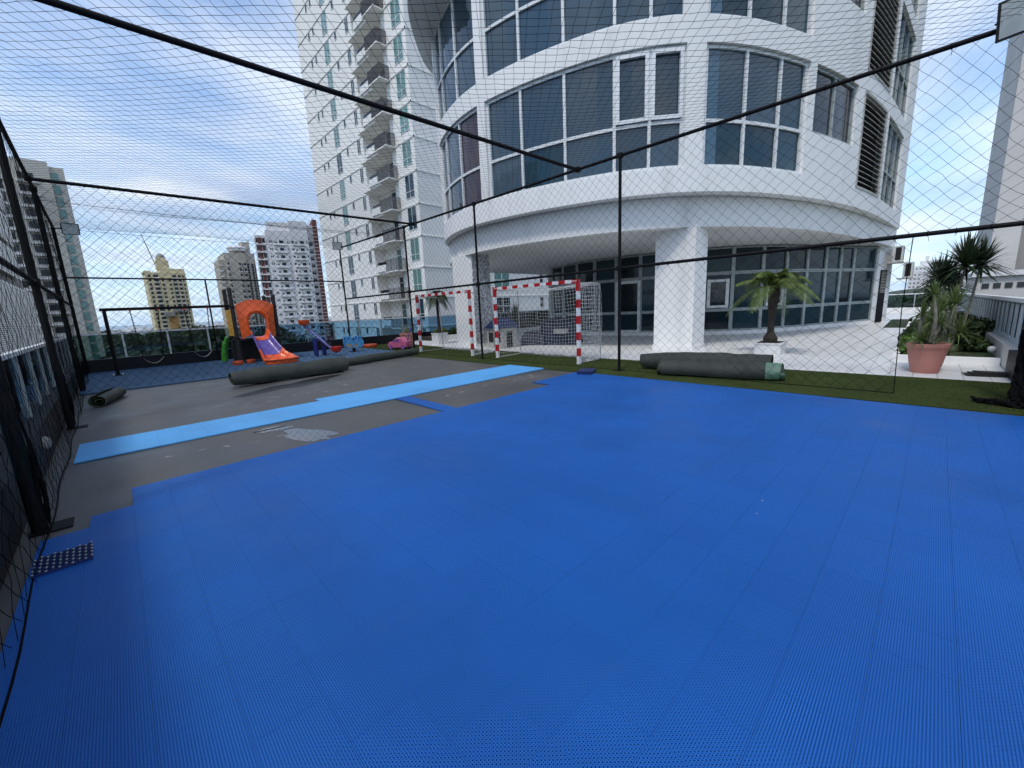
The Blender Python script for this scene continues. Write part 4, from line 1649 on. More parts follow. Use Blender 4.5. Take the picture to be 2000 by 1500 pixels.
net('roof_net', roof_map, 8.42, 20.5, 0.172, .0022, 'black diamond net stretched over the top of the sports cage', seed=2, jit=.0035)


def right_map(u, v):
    # lower half: from the open end towards the back, cells stretched near the open end
    y = 0.18 + u
    w = np.exp(-((y - .2) / 1.6) ** 2)
    y = y + .30 * w * np.sin(v * 1.2) * (y - .18)
    z = .03 + v * (ZM - .03) / 2.16
    z = z + .05 * np.sin(PI * v / 2.16) * np.sin(y * 1.1) - .10 * w * np.sin(PI * v / 2.16)
    x = XR + .05 + .05 * np.sin(y * .9 + v) * np.sin(PI * v / 2.16)
    return np.c_[x, y, z]


net('side_net', right_map, 18.1, 2.16, 0.19, .0023, 'lower half of the black net in front of the goals and turf rolls', seed=3)


def right_upper(u, v):
    # upper half: runs on over the opening at the right
    y = -2.0 + u
    w = np.exp(-((y + .6) / 1.5) ** 2)
    z = ZM + v * (ZT - ZM) / 2.18 + np.sin(PI * v / 2.18) * (.05 * np.sin(y * 1.1) - .12 * w * np.sin(u * 1.4))
    x = XR + .04 + (.05 * np.sin(y * .9 + v) + .10 * w * np.sin(u * 1.3)) * np.sin(PI * v / 2.18)
    return np.c_[x, y, z]


net('upper_net', right_upper, 20.2, 2.18, 0.19, .0023, 'upper half of the black net between the middle and top rails of the far side', seed=4)
MB_ = MB().tube([(XR + .05, .18, ZM), (XR + .06, .2, 1.2), (XR + .04, .17, .02)], .006, 5)
MB_.tube([(XR + .05, .17, .022), (XR + .05, 4.5, .02), (XR + .05, 9, .02), (XR + .04, 12.9, .02)], .007, 5)
ML_ = MB().tube([(XL + .05 + .012 * math.sin(q * 3), q, .02) for q in np.linspace(-1.5, 12.5, 60)], .005, 5)
tag(ML_.build('net_rope', M['cord']), 'thin black rope along the foot of the left side net', 'rope')
tag(MB_.build('net_rope', M['cord']), 'thin black rope edging the open end and foot of the far net', 'rope')


def left_map(u, v):
    y = -2.0 + u
    z = .02 + v * (ZT - .02) / 4.35
    x = XL + .03 + .015 * np.sin(y * 1.4 + v * 2) + .02 * np.exp(-v * 3) * (1 + np.sin(y * 2.1))
    return np.c_[x, y, z]


net('left_net', left_map, 20.3, 4.35, 0.22, .0019, 'black diamond net hung along the left side of the cage', seed=5, jit=.006)


def divider_map(u, v):
    x = XL + u
    t = v / 4.33
    z = .04 + v * (ZT - .06) / 4.33 - .07 * np.sin(u * 2.2) * np.sin(PI * t)
    y = 12.62 - .3 * u / 8.42 + .18 * np.sin(u * .8 + 1) * np.sin(PI * t)
    return np.c_[x, y, z]


net('divider_net', divider_map, 8.42, 4.33, 0.20, .0030, 'black net hung across the cage between the court and the playground', seed=7)


def back_map(u, v):
    x = XL + u
    z = .45 + v * (ZT - .45) / 3.9 + .06 * np.sin(u * 1.7)
    y = YB - .02 + .06 * np.sin(u + v)
    return np.c_[x, y, z]


net('back_net', back_map, 8.42, 3.9, 0.20, .0030, 'black net closing the back of the cage behind the swing and slide', seed=8)


def bunch(name, path, r, label, seed, strands=14, parent=None, n=9):
    """net gathered into a rough dark hank with loose cords"""
    rr = np.random.default_rng(seed)
    P = catmull(path, 8)
    k = len(P)
    mb = MB()
    for s in range(strands):
        ph, q = rr.uniform(0, 6.28), rr.uniform(.2, 1.0)
        tw = rr.uniform(2, 6)
        t = np.linspace(0, 1, k)
        off = np.c_[np.cos(ph + tw * t), np.sin(ph + tw * t), .5 * np.sin(ph * 2 + tw * t * 1.7)] * (r * q)
        off += rr.normal(0, r * .07, off.shape)
        mb.tube(P + off, rr.uniform(.18, .34, k) * r, 5, True)
    o = mb.build(name, M['black_cloth'], parent, smooth=True, angle=70)
    if parent is None:
        tag(o, label, 'net')
    return o


for i, (y, lab) in enumerate(((4.45, 'black net gathered round the nearest left post'), (8.75, 'black net gathered round the second left post'),
                              (13.5, 'black net gathered round the third left post beside the blue play mat'))):
    bunch('gathered_net', [(XL + .03, y + .03, .05), (XL + .05, y, .35), (XL + .03, y + .02, .7), (XL + .01, y, 1.1), (XL + .02, y, 1.5)], .028, lab, 20 + i, 8)
bunch('gathered_net', [(XR - .02, -.98, 2.15), (XR + .02, -.95, 1.6), (XR - .06, -.98, .9), (XR - .02, -1.0, .4), (XR - .1, -.97, .1)], .105,
      'thick hank of black net hanging at the right end of the cage', 31, 26)
bunch('net_heap', [(XR - .25, -1.0, .06), (XR - .2, -.85, .06), (XR - .12, -.7, .05), (XR - .02, -.62, .035)], .06, 'loose heap of black net on the turf at the right edge', 33, 16)
# ------------------------------------------------------------------ floodlights
def floodlight(loc, face, label, s=.30):
    t = thing('floodlight', label, 'floodlight', loc)
    f = Vector(face).normalized()
    r = f.cross(Vector((0, 0, 1))).normalized()
    u = r.cross(f)
    c = np.array(loc) + np.array(f) * .06
    mb = MB()
    A, B, Cc = np.array(r) * s / 2, np.array(u) * s * .42, np.array(f) * .025
    mb.obox(c, A, B, Cc)
    for i in range(7):
        mb.obox(c - np.array(f) * .045 + A * (-.75 + .25 * i), A * .03, B * .8, np.array(f) * .02)
    mb.build('housing', M['black_pl'], t)
    MB().obox(c + np.array(f) * .0265, A * .88, B * .88, np.array(f) * .0015).build('lens', M['lamp_glass'], t)
    p = np.array(loc)
    MB().tube([p + A * 1.06 + np.array(f) * .05, p + A * 1.06 - np.array(f) * .1, p - A * 1.06 - np.array(f) * .1, p - A * 1.06 + np.array(f) * .05], .012, 5).build('bracket', M['black_steel'], t)


floodlight((-.22, YB - .1, 4.36), (.06, -1, -.22), 'small floodlight on the back left corner post', .38)
pipe('lamp_arm', (XL, YB, 4.36), (-.26, YB - .1, 4.36), .02)
floodlight((XR - .12, YB - .1, 4.44), (-.5, -1, -.2), 'small floodlight on the back right corner post', .38)
floodlight((XR - .12, -.52, 4.42), (-1, .28, -.25), 'large floodlight at the top right corner of the cage', .46)


# ------------------------------------------------------------------ balustrades
def balustrade_back():
    t = thing('glass_balustrade', 'blue tinted glass balustrade with white handrail on a black kerb behind the playground', 'balustrade', (6, 18.5, 0))
    MB().box(-.95, 24, 18.5, 18.75, 0.005, .42).build('kerb', M['kerb_black'], t)
    MB().box(-.9, 24, 18.59, 18.66, 1.20, 1.25).build('handrail', M['rail_white'], t)
    x = -.75
    k = 0
    while x < 23.5:
        MB().box(x - .025, x + .025, 18.60, 18.65, .421, 1.199).build('post', M['rail_white'] if x < 3.2 else M['frame_grey'], t)
        MB().box(x + .03, x + 1.12, 18.62, 18.63, .425, 1.195).build('pane', M['glass_clear'] if x < 2.7 else M['glass_blue'], t)
        x += 1.15
        k += 1
    # bulkhead lamp bolted to the kerb
    l = thing('bulkhead_lamp', 'round white wall lamp on the black kerb behind the seesaw', 'lamp', (5.05, 18.46, .2))
    mb = MB()
    for i in range(5):
        pass
    mb.lathe([(.09, 0), (.088, .03), (.06, .06), (.01, .07)], 14)
    o = mb.build('globe', M['lamp_grey'], None, smooth=True)
    o.parent = l
    o.rotation_euler = (math.radians(90), 0, 0)


def balustrade_left():
    t = thing('left_balustrade', 'glass balustrade on a black kerb along the left fence', 'balustrade', (-.8, 8, 0))
    MB().box(-.98, -.66, -2, 18.49, 0.003, .42).build('kerb', M['kerb_black'], t)
    MB().box(-.84, -.77, -2, 18.5, 1.17, 1.22).build('handrail', M['rail_white'], t)
    y = -1.9
    while y < 18.2:
        MB().box(-.83, -.78, y - .025, y + .025, .421, 1.169).build('post', M['frame_grey'], t)
        MB().box(-.81, -.80, y + .03, min(y + 1.15, 18.45), .425, 1.165).build('pane', M['glass_blue'], t)
        y += 1.18
    for i, y in enumerate((6.55, 9.4)):
        l = thing('bulkhead_lamp', ('round white wall lamp on the left kerb beside the light blue strip', 'round white wall lamp on the left kerb near the small turf roll')[i], 'lamp', (-.655, y, .26))
        mb = MB()
        mb.lathe([(.075, 0), (.073, .025), (.05, .05), (.01, .06)], 14)
        o = mb.build('globe', M['lamp_grey'], None, smooth=True)
        o.parent = l
        o.rotation_euler = (0, math.radians(90), 0)


def parapet_right():
    t = thing('slat_fence', 'pale blue grey slat fence with white top rail along the right planter', 'fence', (14, -1.3, 0))
    MB().box(7.0, 10.55, -1.32, -1.09, 0.013, .43).build('black_kerb', M['kerb_black'], t)
    MB().box(10.55, 40, -1.32, -1.12, 0.013, .43).build('white_kerb', M['pale_conc'], t)
    MB().box(7.0, 40, -1.30, -1.18, 1.18, 1.25).build('top_rail', M['rail_white'], t)
    MB().box(7.0, 40, -1.27, -1.23, .431, .50).build('bottom_rail', M['slat_fence'], t)
    MB().box(7.0, 40, -1.288, -1.282, .5, 1.18).build('backing', mat('fence_backing', (.22, .26, .29), .6), t)
    x = 7.1
    while x < 32:
        mb = MB()
        mb.obox((x, -1.255, .815), (.16, .0, 0), (.0, .008, 0), (0, 0, .314))
        mb.build('slat', M['slat_fence'], t)
        x += .62
    return t


balustrade_back()
balustrade_left()
parapet_right()
l = thing('end_balustrade', 'glass balustrade at the far right end of the white terrace', 'balustrade', (38, 1, 0))
MB().box(38.0, 38.2, -1.1, 18.4, 0.013, .35).build('kerb', M['white'], l)
MB().box(38.06, 38.14, -1.1, 18.4, 1.2, 1.26).build('handrail', M['rail_white'], l)
for i in range(14):
    y = -1.0 + 1.4 * i
    MB().box(38.07, 38.13, y - .03, y + .03, .35, 1.2).build('post', M['frame_grey'], l)
    MB().box(38.095, 38.105, y + .04, y + 1.35, .36, 1.19).build('pane', M['glass_clear'], l)


# ------------------------------------------------------------------ goals
def striped(mb, a, b, w, n, first=1):
    a, b = np.array(a, float), np.array(b, float)
    ax = (b - a) / n
    L = np.linalg.norm(ax)
    d = ax / L
    s1 = np.cross(d, (0, 0, 1)) if abs(d[2]) < .9 else np.array((1., 0, 0))
    s1 /= np.linalg.norm(s1)
    s2 = np.cross(d, s1)
    for i in range(n):
        c = a + ax * (i + .5)
        mb.obox(c, d * L / 2, s1 * w / 2, s2 * w / 2, (i + first) % 2)


def goal(y0, y1, xg, label, full_net, seed):
    t = thing('handball_goal', label, 'goal', (xg, (y0 + y1) / 2, 0))
    for y in (y0, y1):
        mb = MB()
        striped(mb, (xg, y, 0.016), (xg, y, 2.0), .08, 10, 0)
        mb.build('post', [M['goal_white'], M['red']], t)
    mb = MB()
    striped(mb, (xg, y0 - .04, 2.041), (xg, y1 + .04, 2.041), .08, 15, 1)
    bar = mb.build('crossbar', [M['goal_white'], M['red']], t)
    mb = MB()
    for y, s in ((y0, 1), (y1, -1)):
        for i in range(7):
            yy = y + s * (.02 + i * .026)
            mb.box(xg - .0425, xg - .0402, yy - .009, yy + .009, 2.035, 2.060 if i % 2 else 2.052)
    mb.build('lettering', M['goal_white'], bar)
    xb = xg + .95
    for y in (y0 + .02, y1 - .02):
        P = catmull([(xg + .04, y, 2.0), (xb - .25, y, 2.0), (xb - .06, y, 1.96), (xb, y, 1.8), (xb + .03, y, .8), (xb + .05, y, .02)], 6)
        MB().tube(P, .014, 6).build('net_hoop', M['goal_pipe'], t, smooth=True)
        MB().tube([(xg + .04, y, .03), (xb + .05, y, .03)], .014, 6).build('ground_bar', M['goal_pipe'], t)
    MB().tube([(xb + .05, y0, .03), (xb + .05, y1, .03)], .014, 6).build('rear_bar', M['goal_pipe'], t)
    rr = np.random.default_rng(seed)
    st = .1

    def grid(f, U, V):
        mb = MB()
        for q in np.arange(0, U + .01, st):
            P = f(np.full(22, q), np.linspace(0, V, 22)) + rr.normal(0, .006, (22, 3))
            mb.tube(P, .0034, 3, False)
        for q in np.arange(0, V + .01, st):
            k = max(6, int(U / .1))
            P = f(np.linspace(0, U, k), np.full(k, q)) + rr.normal(0, .006, (k, 3))
            mb.tube(P, .0034, 3, False)
        return mb
    W = y1 - y0
    if full_net:
        o = grid(lambda u, v: np.c_[xb + .02 - .0 * u + .06 * np.sin(PI * v / 2) + .03 * np.sin(u * 2), y0 + u, .05 + v * .95 + .03 * np.sin(u * 3)], W, 2.0).build('back_net', M['goal_net'], t)
        o = grid(lambda u, v: np.c_[xg + .05 + u, np.full_like(u, y0 + .01) + .03 * np.sin(v * 3 + u * 4), .05 + v * .97], .92, 2.0).build('side_net', M['goal_net'], t)
        o = grid(lambda u, v: np.c_[xg + .05 + u, np.full_like(u, y1 - .01), .05 + v * .97], .92, 2.0).build('side_net', M['goal_net'], t)
        o = grid(lambda u, v: np.c_[xg + .05 + u, y0 + v, 1.99 - .06 * np.sin(PI * v / W) - .02 * np.sin(u * 8)], .9, W).build('top_net', M['goal_net'], t)
    mb = MB()
    for k in range(9):
        yy = np.linspace(y0, y1, 46)
        P = np.c_[xb + .03 + rr.normal(0, .04, 46), yy, .05 + np.abs(rr.normal(0, .05, 46))]
        mb.tube(P, .004, 3, False)
    for k in range(7):
        xx = np.linspace(xg + .06, xb, 20)
        mb.tube(np.c_[xx, y0 + rr.normal(0, .035, 20), .04 + np.abs(rr.normal(0, .05, 20))], .004, 3, False)
    mb.build('fallen_net', M['goal_net'], t)


goal(5.95, 8.93, 8.27, 'red and white striped goal with a white net, the right and nearer of two', True, 1)
goal(10.05, 13.06, 8.22, 'red and white striped goal with its net slumped down, left of the netted goal', False, 2)


# ------------------------------------------------------------------ turf rolls
def turf_roll(a, b, R, label, seed, squash=.9, turns=2.6, ends=None, lumps=0.0, z0=0.0):
    """a sheet wound in a spiral; a and b are the ends of its axis on the floor"""
    rr = np.random.default_rng(seed)
    a, b = np.array((*a, 0.0)), np.array((*b, 0.0))
    d = b - a
    L = np.linalg.norm(d)
    d /= L
    s = np.array((-d[1], d[0], 0))
    n = int(turns * 22)
    th = np.linspace(0, turns * 2 * PI, n)
    rad = R * (.28 + .72 * th / th[-1])
    k = 34
    ts = np.linspace(0, 1, k)
    outer, inner = [], []
    zc = squash * float(np.max(-rad * np.sin(th)))
    ph = rr.uniform(0, 6.28, 5)
    for t in ts:
        w = 1 + .05 * math.sin(t * 7 + ph[0]) + lumps * (math.sin(t * 23 + ph[1]) + .6 * math.sin(t * 41 + ph[2])) * (1 if t > .62 else .3)
        if lumps >= .03:
            w *= 1 - .26 * max(0.0, (.2 - t) / .2) - .05 * (abs(math.sin(t * 34)) < .25) * (t > .7)
        tele = .05 * np.sin(th * .5 + ph[3]) * (1 if t in (0, 1) else .4) * (1 if t == 1 else -1 if t == 0 else 0)
        cc = a + d * (L * t)
        row_o, row_i = [], []
        for j in range(n):
            r1 = rad[j] * w
            for row, r2 in ((row_o, r1), (row_i, r1 - .011)):
                p = cc + d * tele[j] + s * (r2 * math.cos(th[j])) + np.array((0, 0, z0 + max(.003, zc + squash * r2 * math.sin(th[j]))))
                row.append(p)
        outer.append(row_o)
        inner.append(row_i)
    mb = MB()
    V = [p for row in outer for p in row] + [p for row in inner for p in row]
    F, mm = [], []
    off = k * n
    for i in range(k - 1):
        for j in range(n - 1):
            q = (i * n + j, i * n + j + 1, (i + 1) * n + j + 1, (i + 1) * n + j)
            F.append(q)
            g_ = 1 if (ends and ((ends == 'b' and ts[i] >= .86) or (ends == 'a' and ts[i + 1] <= .14)) and j > n - 26) else 0
            mm.append(2 if g_ else 0)
            F.append(tuple(x + off for x in q[::-1]))
            mm.append(1)
    for i in (0, k - 1):
        for j in range(n - 1):
            F.append((i * n + j, i * n + j + 1, off + i * n + j + 1, off + i * n + j))
            mm.append(1)
    for i in range(k - 1):
        for j in (0, n - 1):
            F.append((i * n + j, (i + 1) * n + j, off + (i + 1) * n + j, off + i * n + j))
            mm.append(0)
    mb.v = [tuple(map(float, p)) for p in V]
    mb.f = F
    mb.m = mm
    t = tag(mb.build('turf_roll', [M['roll_back'], M['roll_green'], M['roll_tape']], None, smooth=True, angle=60), label, 'turf roll', 'rolls of lifted artificial turf')
    return t


turf_roll((1.85, 10.72), (4.38, 10.88), .255, 'long dark turf roll lying in front of the orange slide', 2, lumps=.04)
turf_roll((4.25, 11.75), (5.55, 11.95), .155, 'dark turf roll behind the right end of the long roll', 3, squash=.92)
turf_roll((5.45, 12.02), (7.55, 12.42), .155, 'straight dark turf roll ending at the cage post by the left goal', 4, squash=.92)
turf_roll((-.28, 10.6), (.02, 11.75), .145, 'short olive turf roll near the left fence', 5, turns=2.2)
turf_roll((7.82, 3.62), (8.25, 1.62), .205, 'grey turf roll with a pale green end, front one of two on the turf strip', 6, ends='b', lumps=.015, z0=.016)
turf_roll((8.42, 4.32), (8.85, 1.95), .265, 'wider turf roll lying behind the front roll near the white column', 7, squash=.85, lumps=.035, z0=.016)


# ------------------------------------------------------------------ playground
def swing():
    t = thing('swing_set', 'black swing frame with two chain swings at the left of the playground', 'swing', (.09, 16.6, .03))
    MB().tube([(-.0, 16.6, 1.93), (3.2, 16.4, 1.95)], .045, 10).build('top_bar', M['black_steel'], t, smooth=True)
    MB().tube([(.09, 16.6, .04), (.09, 16.6, 1.93)], .045, 10).build('leg', M['black_steel'], t, smooth=True)
    MB().box(-.05, .23, 16.46, 16.74, .03, .042).build('base_plate', M['black_steel'], t)
    for dx in (-.1, .1):
        for dy in (-.1, .1):
            MB().lathe([(.016, 0), (.016, .02), (.008, .03)], 8, (.09 + dx, 16.6 + dy, .042)).build('bolt', M['rail_white'], t)
    for (xa, xb, zs) in ((.63, 1.26, .45), (1.89, 2.48, .5)):
        for x in (xa, xb):
            xe = (xa + xb) / 2 + (x - (xa + xb) / 2) * .75
            yb = 16.56 - x * .06
            mb = MB()
            n = 34
            for i in range(n):
                f0 = i / n
                c = np.array((x + (xe - x) * f0, yb, 1.9 + (zs + .05 - 1.9) * f0))
                l = (1.85 - zs) / n * .72
                a = (.012, 0, 0) if i % 2 else (0, .012, 0)
                mb.obox(c, a, (0.004, 0.004, 0), (0, 0, l))
            mb.build('chain', M['black_steel'], t)
            MB().lathe([(.02, 0), (.024, .03), (.02, .06)], 8, (x, yb, 1.86)).build('hook', M['red_pl'], t)
        xm = (xa + xb) / 2
        P = [(xm + (xb - xa) * .375 * s, 16.5, zs + .02 - .17 * (1 - s * s)) for s in np.linspace(-1, 1, 13)]
        mb = MB()
        V = []
        for p in P:
            V += [(p[0], p[1] - .06, p[2]), (p[0], p[1] + .06, p[2]), (p[0], p[1] + .06, p[2] - .012), (p[0], p[1] - .06, p[2] - .012)]
        F = []
        for i in range(12):
            for j in range(4):
                F.append((4 * i + j, 4 * i + (j + 1) % 4, 4 * i + 4 + (j + 1) % 4, 4 * i + 4 + j))
        mb.add(V, F)
        mb.build('belt_seat', mat('belt_rubber', (.30, .27, .25), .6), t)


def slide_tower():
    t = thing('slide_tower', 'play tower with black posts and an orange and purple slide', 'play tower', (3.7, 16.4, .03))
    posts = [(3.08, 15.98, 2.5), (3.12, 17.0, 2.5), (4.34, 16.05, 2.28), (4.3, 17.05, 2.28)]
    for x, y, z in posts:
        MB().tube([(x, y, .03), (x, y, z - .03)], .062, 12).build('post', M['black_pl'], t, smooth=True)
        MB().lathe([(.066, 0), (.064, .04), (.045, .065), (.01, .075)], 12, (x, y, z - .04)).build('cap', M['black_pl'], t, smooth=True)
        for zz in (1.85, .85):
            MB().lathe([(.074, 0), (.074, .05)], 12, (x, y, zz)).build('clamp', M['black_steel'], t, smooth=True)
    MB().box(3.1, 4.32, 16.0, 17.02, .78, .86).build('deck', M['black_pl'], t)
    MB().box(3.05, 3.09, 16.08, 16.92, .95, 1.82).build('side_panel', M['yellow'], t)
    MB().box(4.3, 4.34, 16.15, 16.97, .95, 1.82).build('side_panel', M['green_pl'], t)
    MB().box(3.16, 4.26, 16.9, 16.94, .05, .78).build('skirt_panel', M['black_pl'], t)
    MB().box(3.14, 3.18, 16.08, 16.94, .05, .78).build('skirt_panel', M['black_pl'], t)
    # climbing wall, green, at the back left
    P = [(2.75, 16.95), (2.9, 17.2)]
    mb = MB()
    mb.tube(catmull([(2.86, 17.3, .06), (2.88, 17.3, .35), (2.95, 17.25, .7), (3.02, 17.2, .9)], 5), [.10] * 6 + [.09] * 5 + [.06] * 5, 10)
    mb.build('green_climber', M['green_pl'], t, smooth=True)
    # arch panel: outline minus arched hole, 12 cm deep with a rounded hood
    cx, y0 = 3.71, 15.93
    n = 28
    out, inn = [], []
    for i in range(n + 1):
        a = PI * i / n
        ox = -math.cos(a)
        top = 1.93 + .2 * math.sin(a) ** 1.6
        out.append((cx + ox * .56 * (1 if abs(ox) < .98 else 1), top))
        inn.append((cx + ox * .26, 1.38 + .30 * math.sin(a)))
    out = [(cx - .50, .84)] + [(cx - .53, 1.4)] + out + [(cx + .53, 1.4), (cx + .50, .84)]
    inn = [(cx - .25, .98)] + [(cx - .26, 1.15)] + inn + [(cx + .26, 1.15), (cx + .25, .98)]
    k = len(out)
    V = []
    for (px_, pz), (qx, qz) in zip(out, inn):
        mx, mz = (px_ + qx) / 2, (pz + qz) / 2
        V += [(px_, y0 + .05, pz), (px_, y0 - .02, pz), (mx, y0 - .05, mz), (qx + (px_ - qx) * .18, y0 - .13, qz + (pz - qz) * .18), (qx, y0 - .10, qz), (qx, y0 + .06, qz)]
    F = []
    for i in range(k - 1):
        for j in range(6):
            F.append((6 * i + j, 6 * i + (j + 1) % 6, 6 * i + 6 + (j + 1) % 6, 6 * i + 6 + j))
    F += [tuple(range(6)), tuple(6 * (k - 1) + j for j in range(5, -1, -1))]
    mb = MB()
    mb.add(V, F)
    mb.build('arch_panel', M['orange'], t, smooth=True, angle=45)
    # slide: U section swept down, three coloured lengths
    path = catmull([(3.70, 15.95, .90), (3.71, 15.72, .84), (3.75, 15.45, .60), (3.82, 15.15, .30), (3.88, 14.92, .15), (3.95, 14.62, .115)], 6)
    wid = np.interp(np.linspace(0, 1, len(path)), [0, .35, .7, 1], [.25, .26, .34, .46])
    hgt = np.interp(np.linspace(0, 1, len(path)), [0, .2, .6, .85, 1], [.26, .22, .20, .16, .05])

    def section(i):
        c, w, h = path[i], wid[i], hgt[i]
        prof = [(-1.12, h - .02), (-1.06, h + .015), (-.96, h), (-.85, h * .45), (-.7, h * .1), (-.35, 0), (0, -.004), (.35, 0), (.7, h * .1), (.85, h * .45), (.96, h), (1.06, h + .015), (1.12, h - .02)]
        tp = [(c[0] + u * w, c[1], c[2] + v) for u, v in prof]
        bt = [(c[0] + u * w * 1.01, c[1], c[2] + v - .045) for u, v in prof[::-1]]
        return tp + bt
    segs = ((0, 8, 'orange'), (8, 18, 'purple'), (18, len(path) - 1, 'orange'))
    for a, b, m_ in segs:
        V = []
        for i in range(a, b + 1):
            V += section(i)
        q = 26
        F = []
        for i in range(b - a):
            for j in range(q):
                F.append((q * i + j, q * i + (j + 1) % q, q * i + q + (j + 1) % q, q * i + q + j))
        F += [tuple(range(q)), tuple(q * (b - a) + j for j in range(q - 1, -1, -1))]
        mb = MB()
        mb.add(V, F)
        mb.build('slide_section', M[m_], t, smooth=True, angle=50)
    # rounded lip at the foot
    c = path[-1]
    mb = MB()
    arc = [(c[0] + .48 * math.sin(a), c[1] - .30 * math.cos(a) + .02, .115 + .06) for a in np.linspace(-PI / 2, PI / 2, 16)]
    mb.tube(arc, .035, 8)
    top = [(c[0], c[1] + .02, .11)] + [(p[0], p[1], .12) for p in arc]
    mb.add(top, [(0, i, i + 1) for i in range(1, 16)])
    mb.add([(p[0], p[1], .04) for p in arc] + [(p[0], p[1], .17) for p in arc], [(i, i + 1, i + 17, i + 16) for i in range(15)])
    mb.build('slide_foot', M['orange'], t, smooth=True, angle=50)
    # blue plates under the posts
    for x, y, z in posts[:1]:
        for dx in (-.08, .08):
            MB().lathe([(.014, 0), (.014, .02)], 8, (x + dx, y - .05, .032)).build('bolt', M['rail_white'], t)


def seesaw():
    t = thing('seesaw', 'seesaw with violet beam, navy posts and red bucket seats', 'seesaw', (5.5, 15.6, .03))
    a, b = np.array((5.27, 16.15, 1.15)), np.array((5.92, 15.1, .14))
    MB().tube([a, b], .045, 8).build('beam', M['beam_blue'], t, smooth=True)
    for x, y in ((5.36, 15.55), (5.72, 15.75)):
        MB().tube([(x, y, .03), (x, y, .70)], .078, 10).build('post', M['navy'], t, smooth=True)
        MB().box(x - .11, x + .11, y - .11, y + .11, .03, .045).build('base_plate', M['navy'], t)
        for dx in (-.08, .08):
            MB().lathe([(.014, 0), (.014, .02)], 8, (x + dx, y - .08, .045)).build('bolt', M['rail_white'], t)
    MB().tube([(5.36, 15.55, .64), (5.72, 15.75, .64)], .04, 8).build('pivot', M['navy'], t, smooth=True)
    d = (b - a) / np.linalg.norm(b - a)
    for p, sg_, c_ in ((a, 1, 'orange'), (b, -1, 'red_pl')):
        mb = MB()
        mb.lathe([(.03, -.02), (.13, .0), (.185, .08), (.20, .19), (.18, .19), (.16, .09), (.09, .03), (.01, .02)], 14, tuple(p + np.array((0, 0, .03))), cap=False)
        s = mb.build('seat', M[c_], t, smooth=True)
        hc = p + d * sg_ * .33 + np.array((0, 0, .20))
        R = [hc + np.array((0.11 * math.cos(q) - .02, .11 * math.cos(q) * .5, .12 * math.sin(q))) for q in np.linspace(0, 2 * PI, 17)]
        MB().tube(R, .012, 6, False).build('handle', M['black_pl'], t, smooth=True)
        R = [p + d * sg_ * .55 + np.array((0.17 * math.cos(q), .06 * math.sin(q), .04 * math.sin(q) - .02)) for q in np.linspace(0, 2 * PI, 17)]
        MB().tube(R, .01, 6, False).build('foot_rest', M['black_pl'], t, smooth=True)


def spring_rocker():
    t = thing('spring_rocker', 'blue and yellow spring rocker with two cut-out side panels', 'rocker', (6.98, 16.0, .03))
    prof = [(-.34, .22), (-.36, .42), (-.32, .64), (-.12, .66), (-.08, .50), (.0, .42), (.08, .44), (.12, .62), (.26, .66), (.30, .52), (.36, .46), (.36, .25), (.20, .18), (-.2, .18)]
    for dy in (-.13, .13):
        mb = MB()
        n = len(prof)
        V = [(6.98 + u, 16.0 + dy - .012, v) for u, v in prof] + [(6.98 + u, 16.0 + dy + .012, v) for u, v in prof]
        mb.add(V, [tuple(range(n)), tuple(range(2 * n - 1, n - 1, -1))] + [(i, i + n, (i + 1) % n + n, (i + 1) % n) for i in range(n)])
        sp = mb.build('side_panel', M['blue_pl'], t)
        for u, v, r in ((-.24, .30, .06), (.02, .28, .055), (-.15, .24, .03)):
            m2 = MB()
            q = [(6.98 + u + r * math.cos(a), v + r * 1.3 * math.sin(a)) for a in np.linspace(0, 2 * PI, 9)[:-1]]
            m2.add([(x, 16.0 + dy - .0145, z) for x, z in q] + [(x, 16.0 + dy - .0125, z) for x, z in q], [tuple(range(8)), tuple(range(15, 7, -1))] + [(i, i + 8, (i + 1) % 8 + 8, (i + 1) % 8) for i in range(8)])
            m2.build('flower', M['yellow'], sp)
        for u in (-.30, -.24, .14, .20):
            MB().box(6.98 + u, 6.98 + u + .03, 16.0 + dy - .0145, 16.0 + dy - .0125, .53, .60).build('slot', M['navy'], sp)
    MB().box(6.80, 7.2, 15.885, 16.115, .40, .43).build('seat', M['navy'], t)
    MB().box(6.84, 7.1, 15.92, 16.08, .17, .20).build('saddle_plate', M['black_steel'], t)
    P = [(6.97 + .055 * math.cos(a), 16.0 + .055 * math.sin(a), .04 + .13 * a / (10 * PI)) for a in np.linspace(0, 10 * PI, 90)]
    MB().tube(P, .012, 5).build('spring', M['black_steel'], t, smooth=True)
    MB().box(6.82, 7.14, 15.88, 16.12, .03, .045).build('base_plate', M['black_steel'], t)


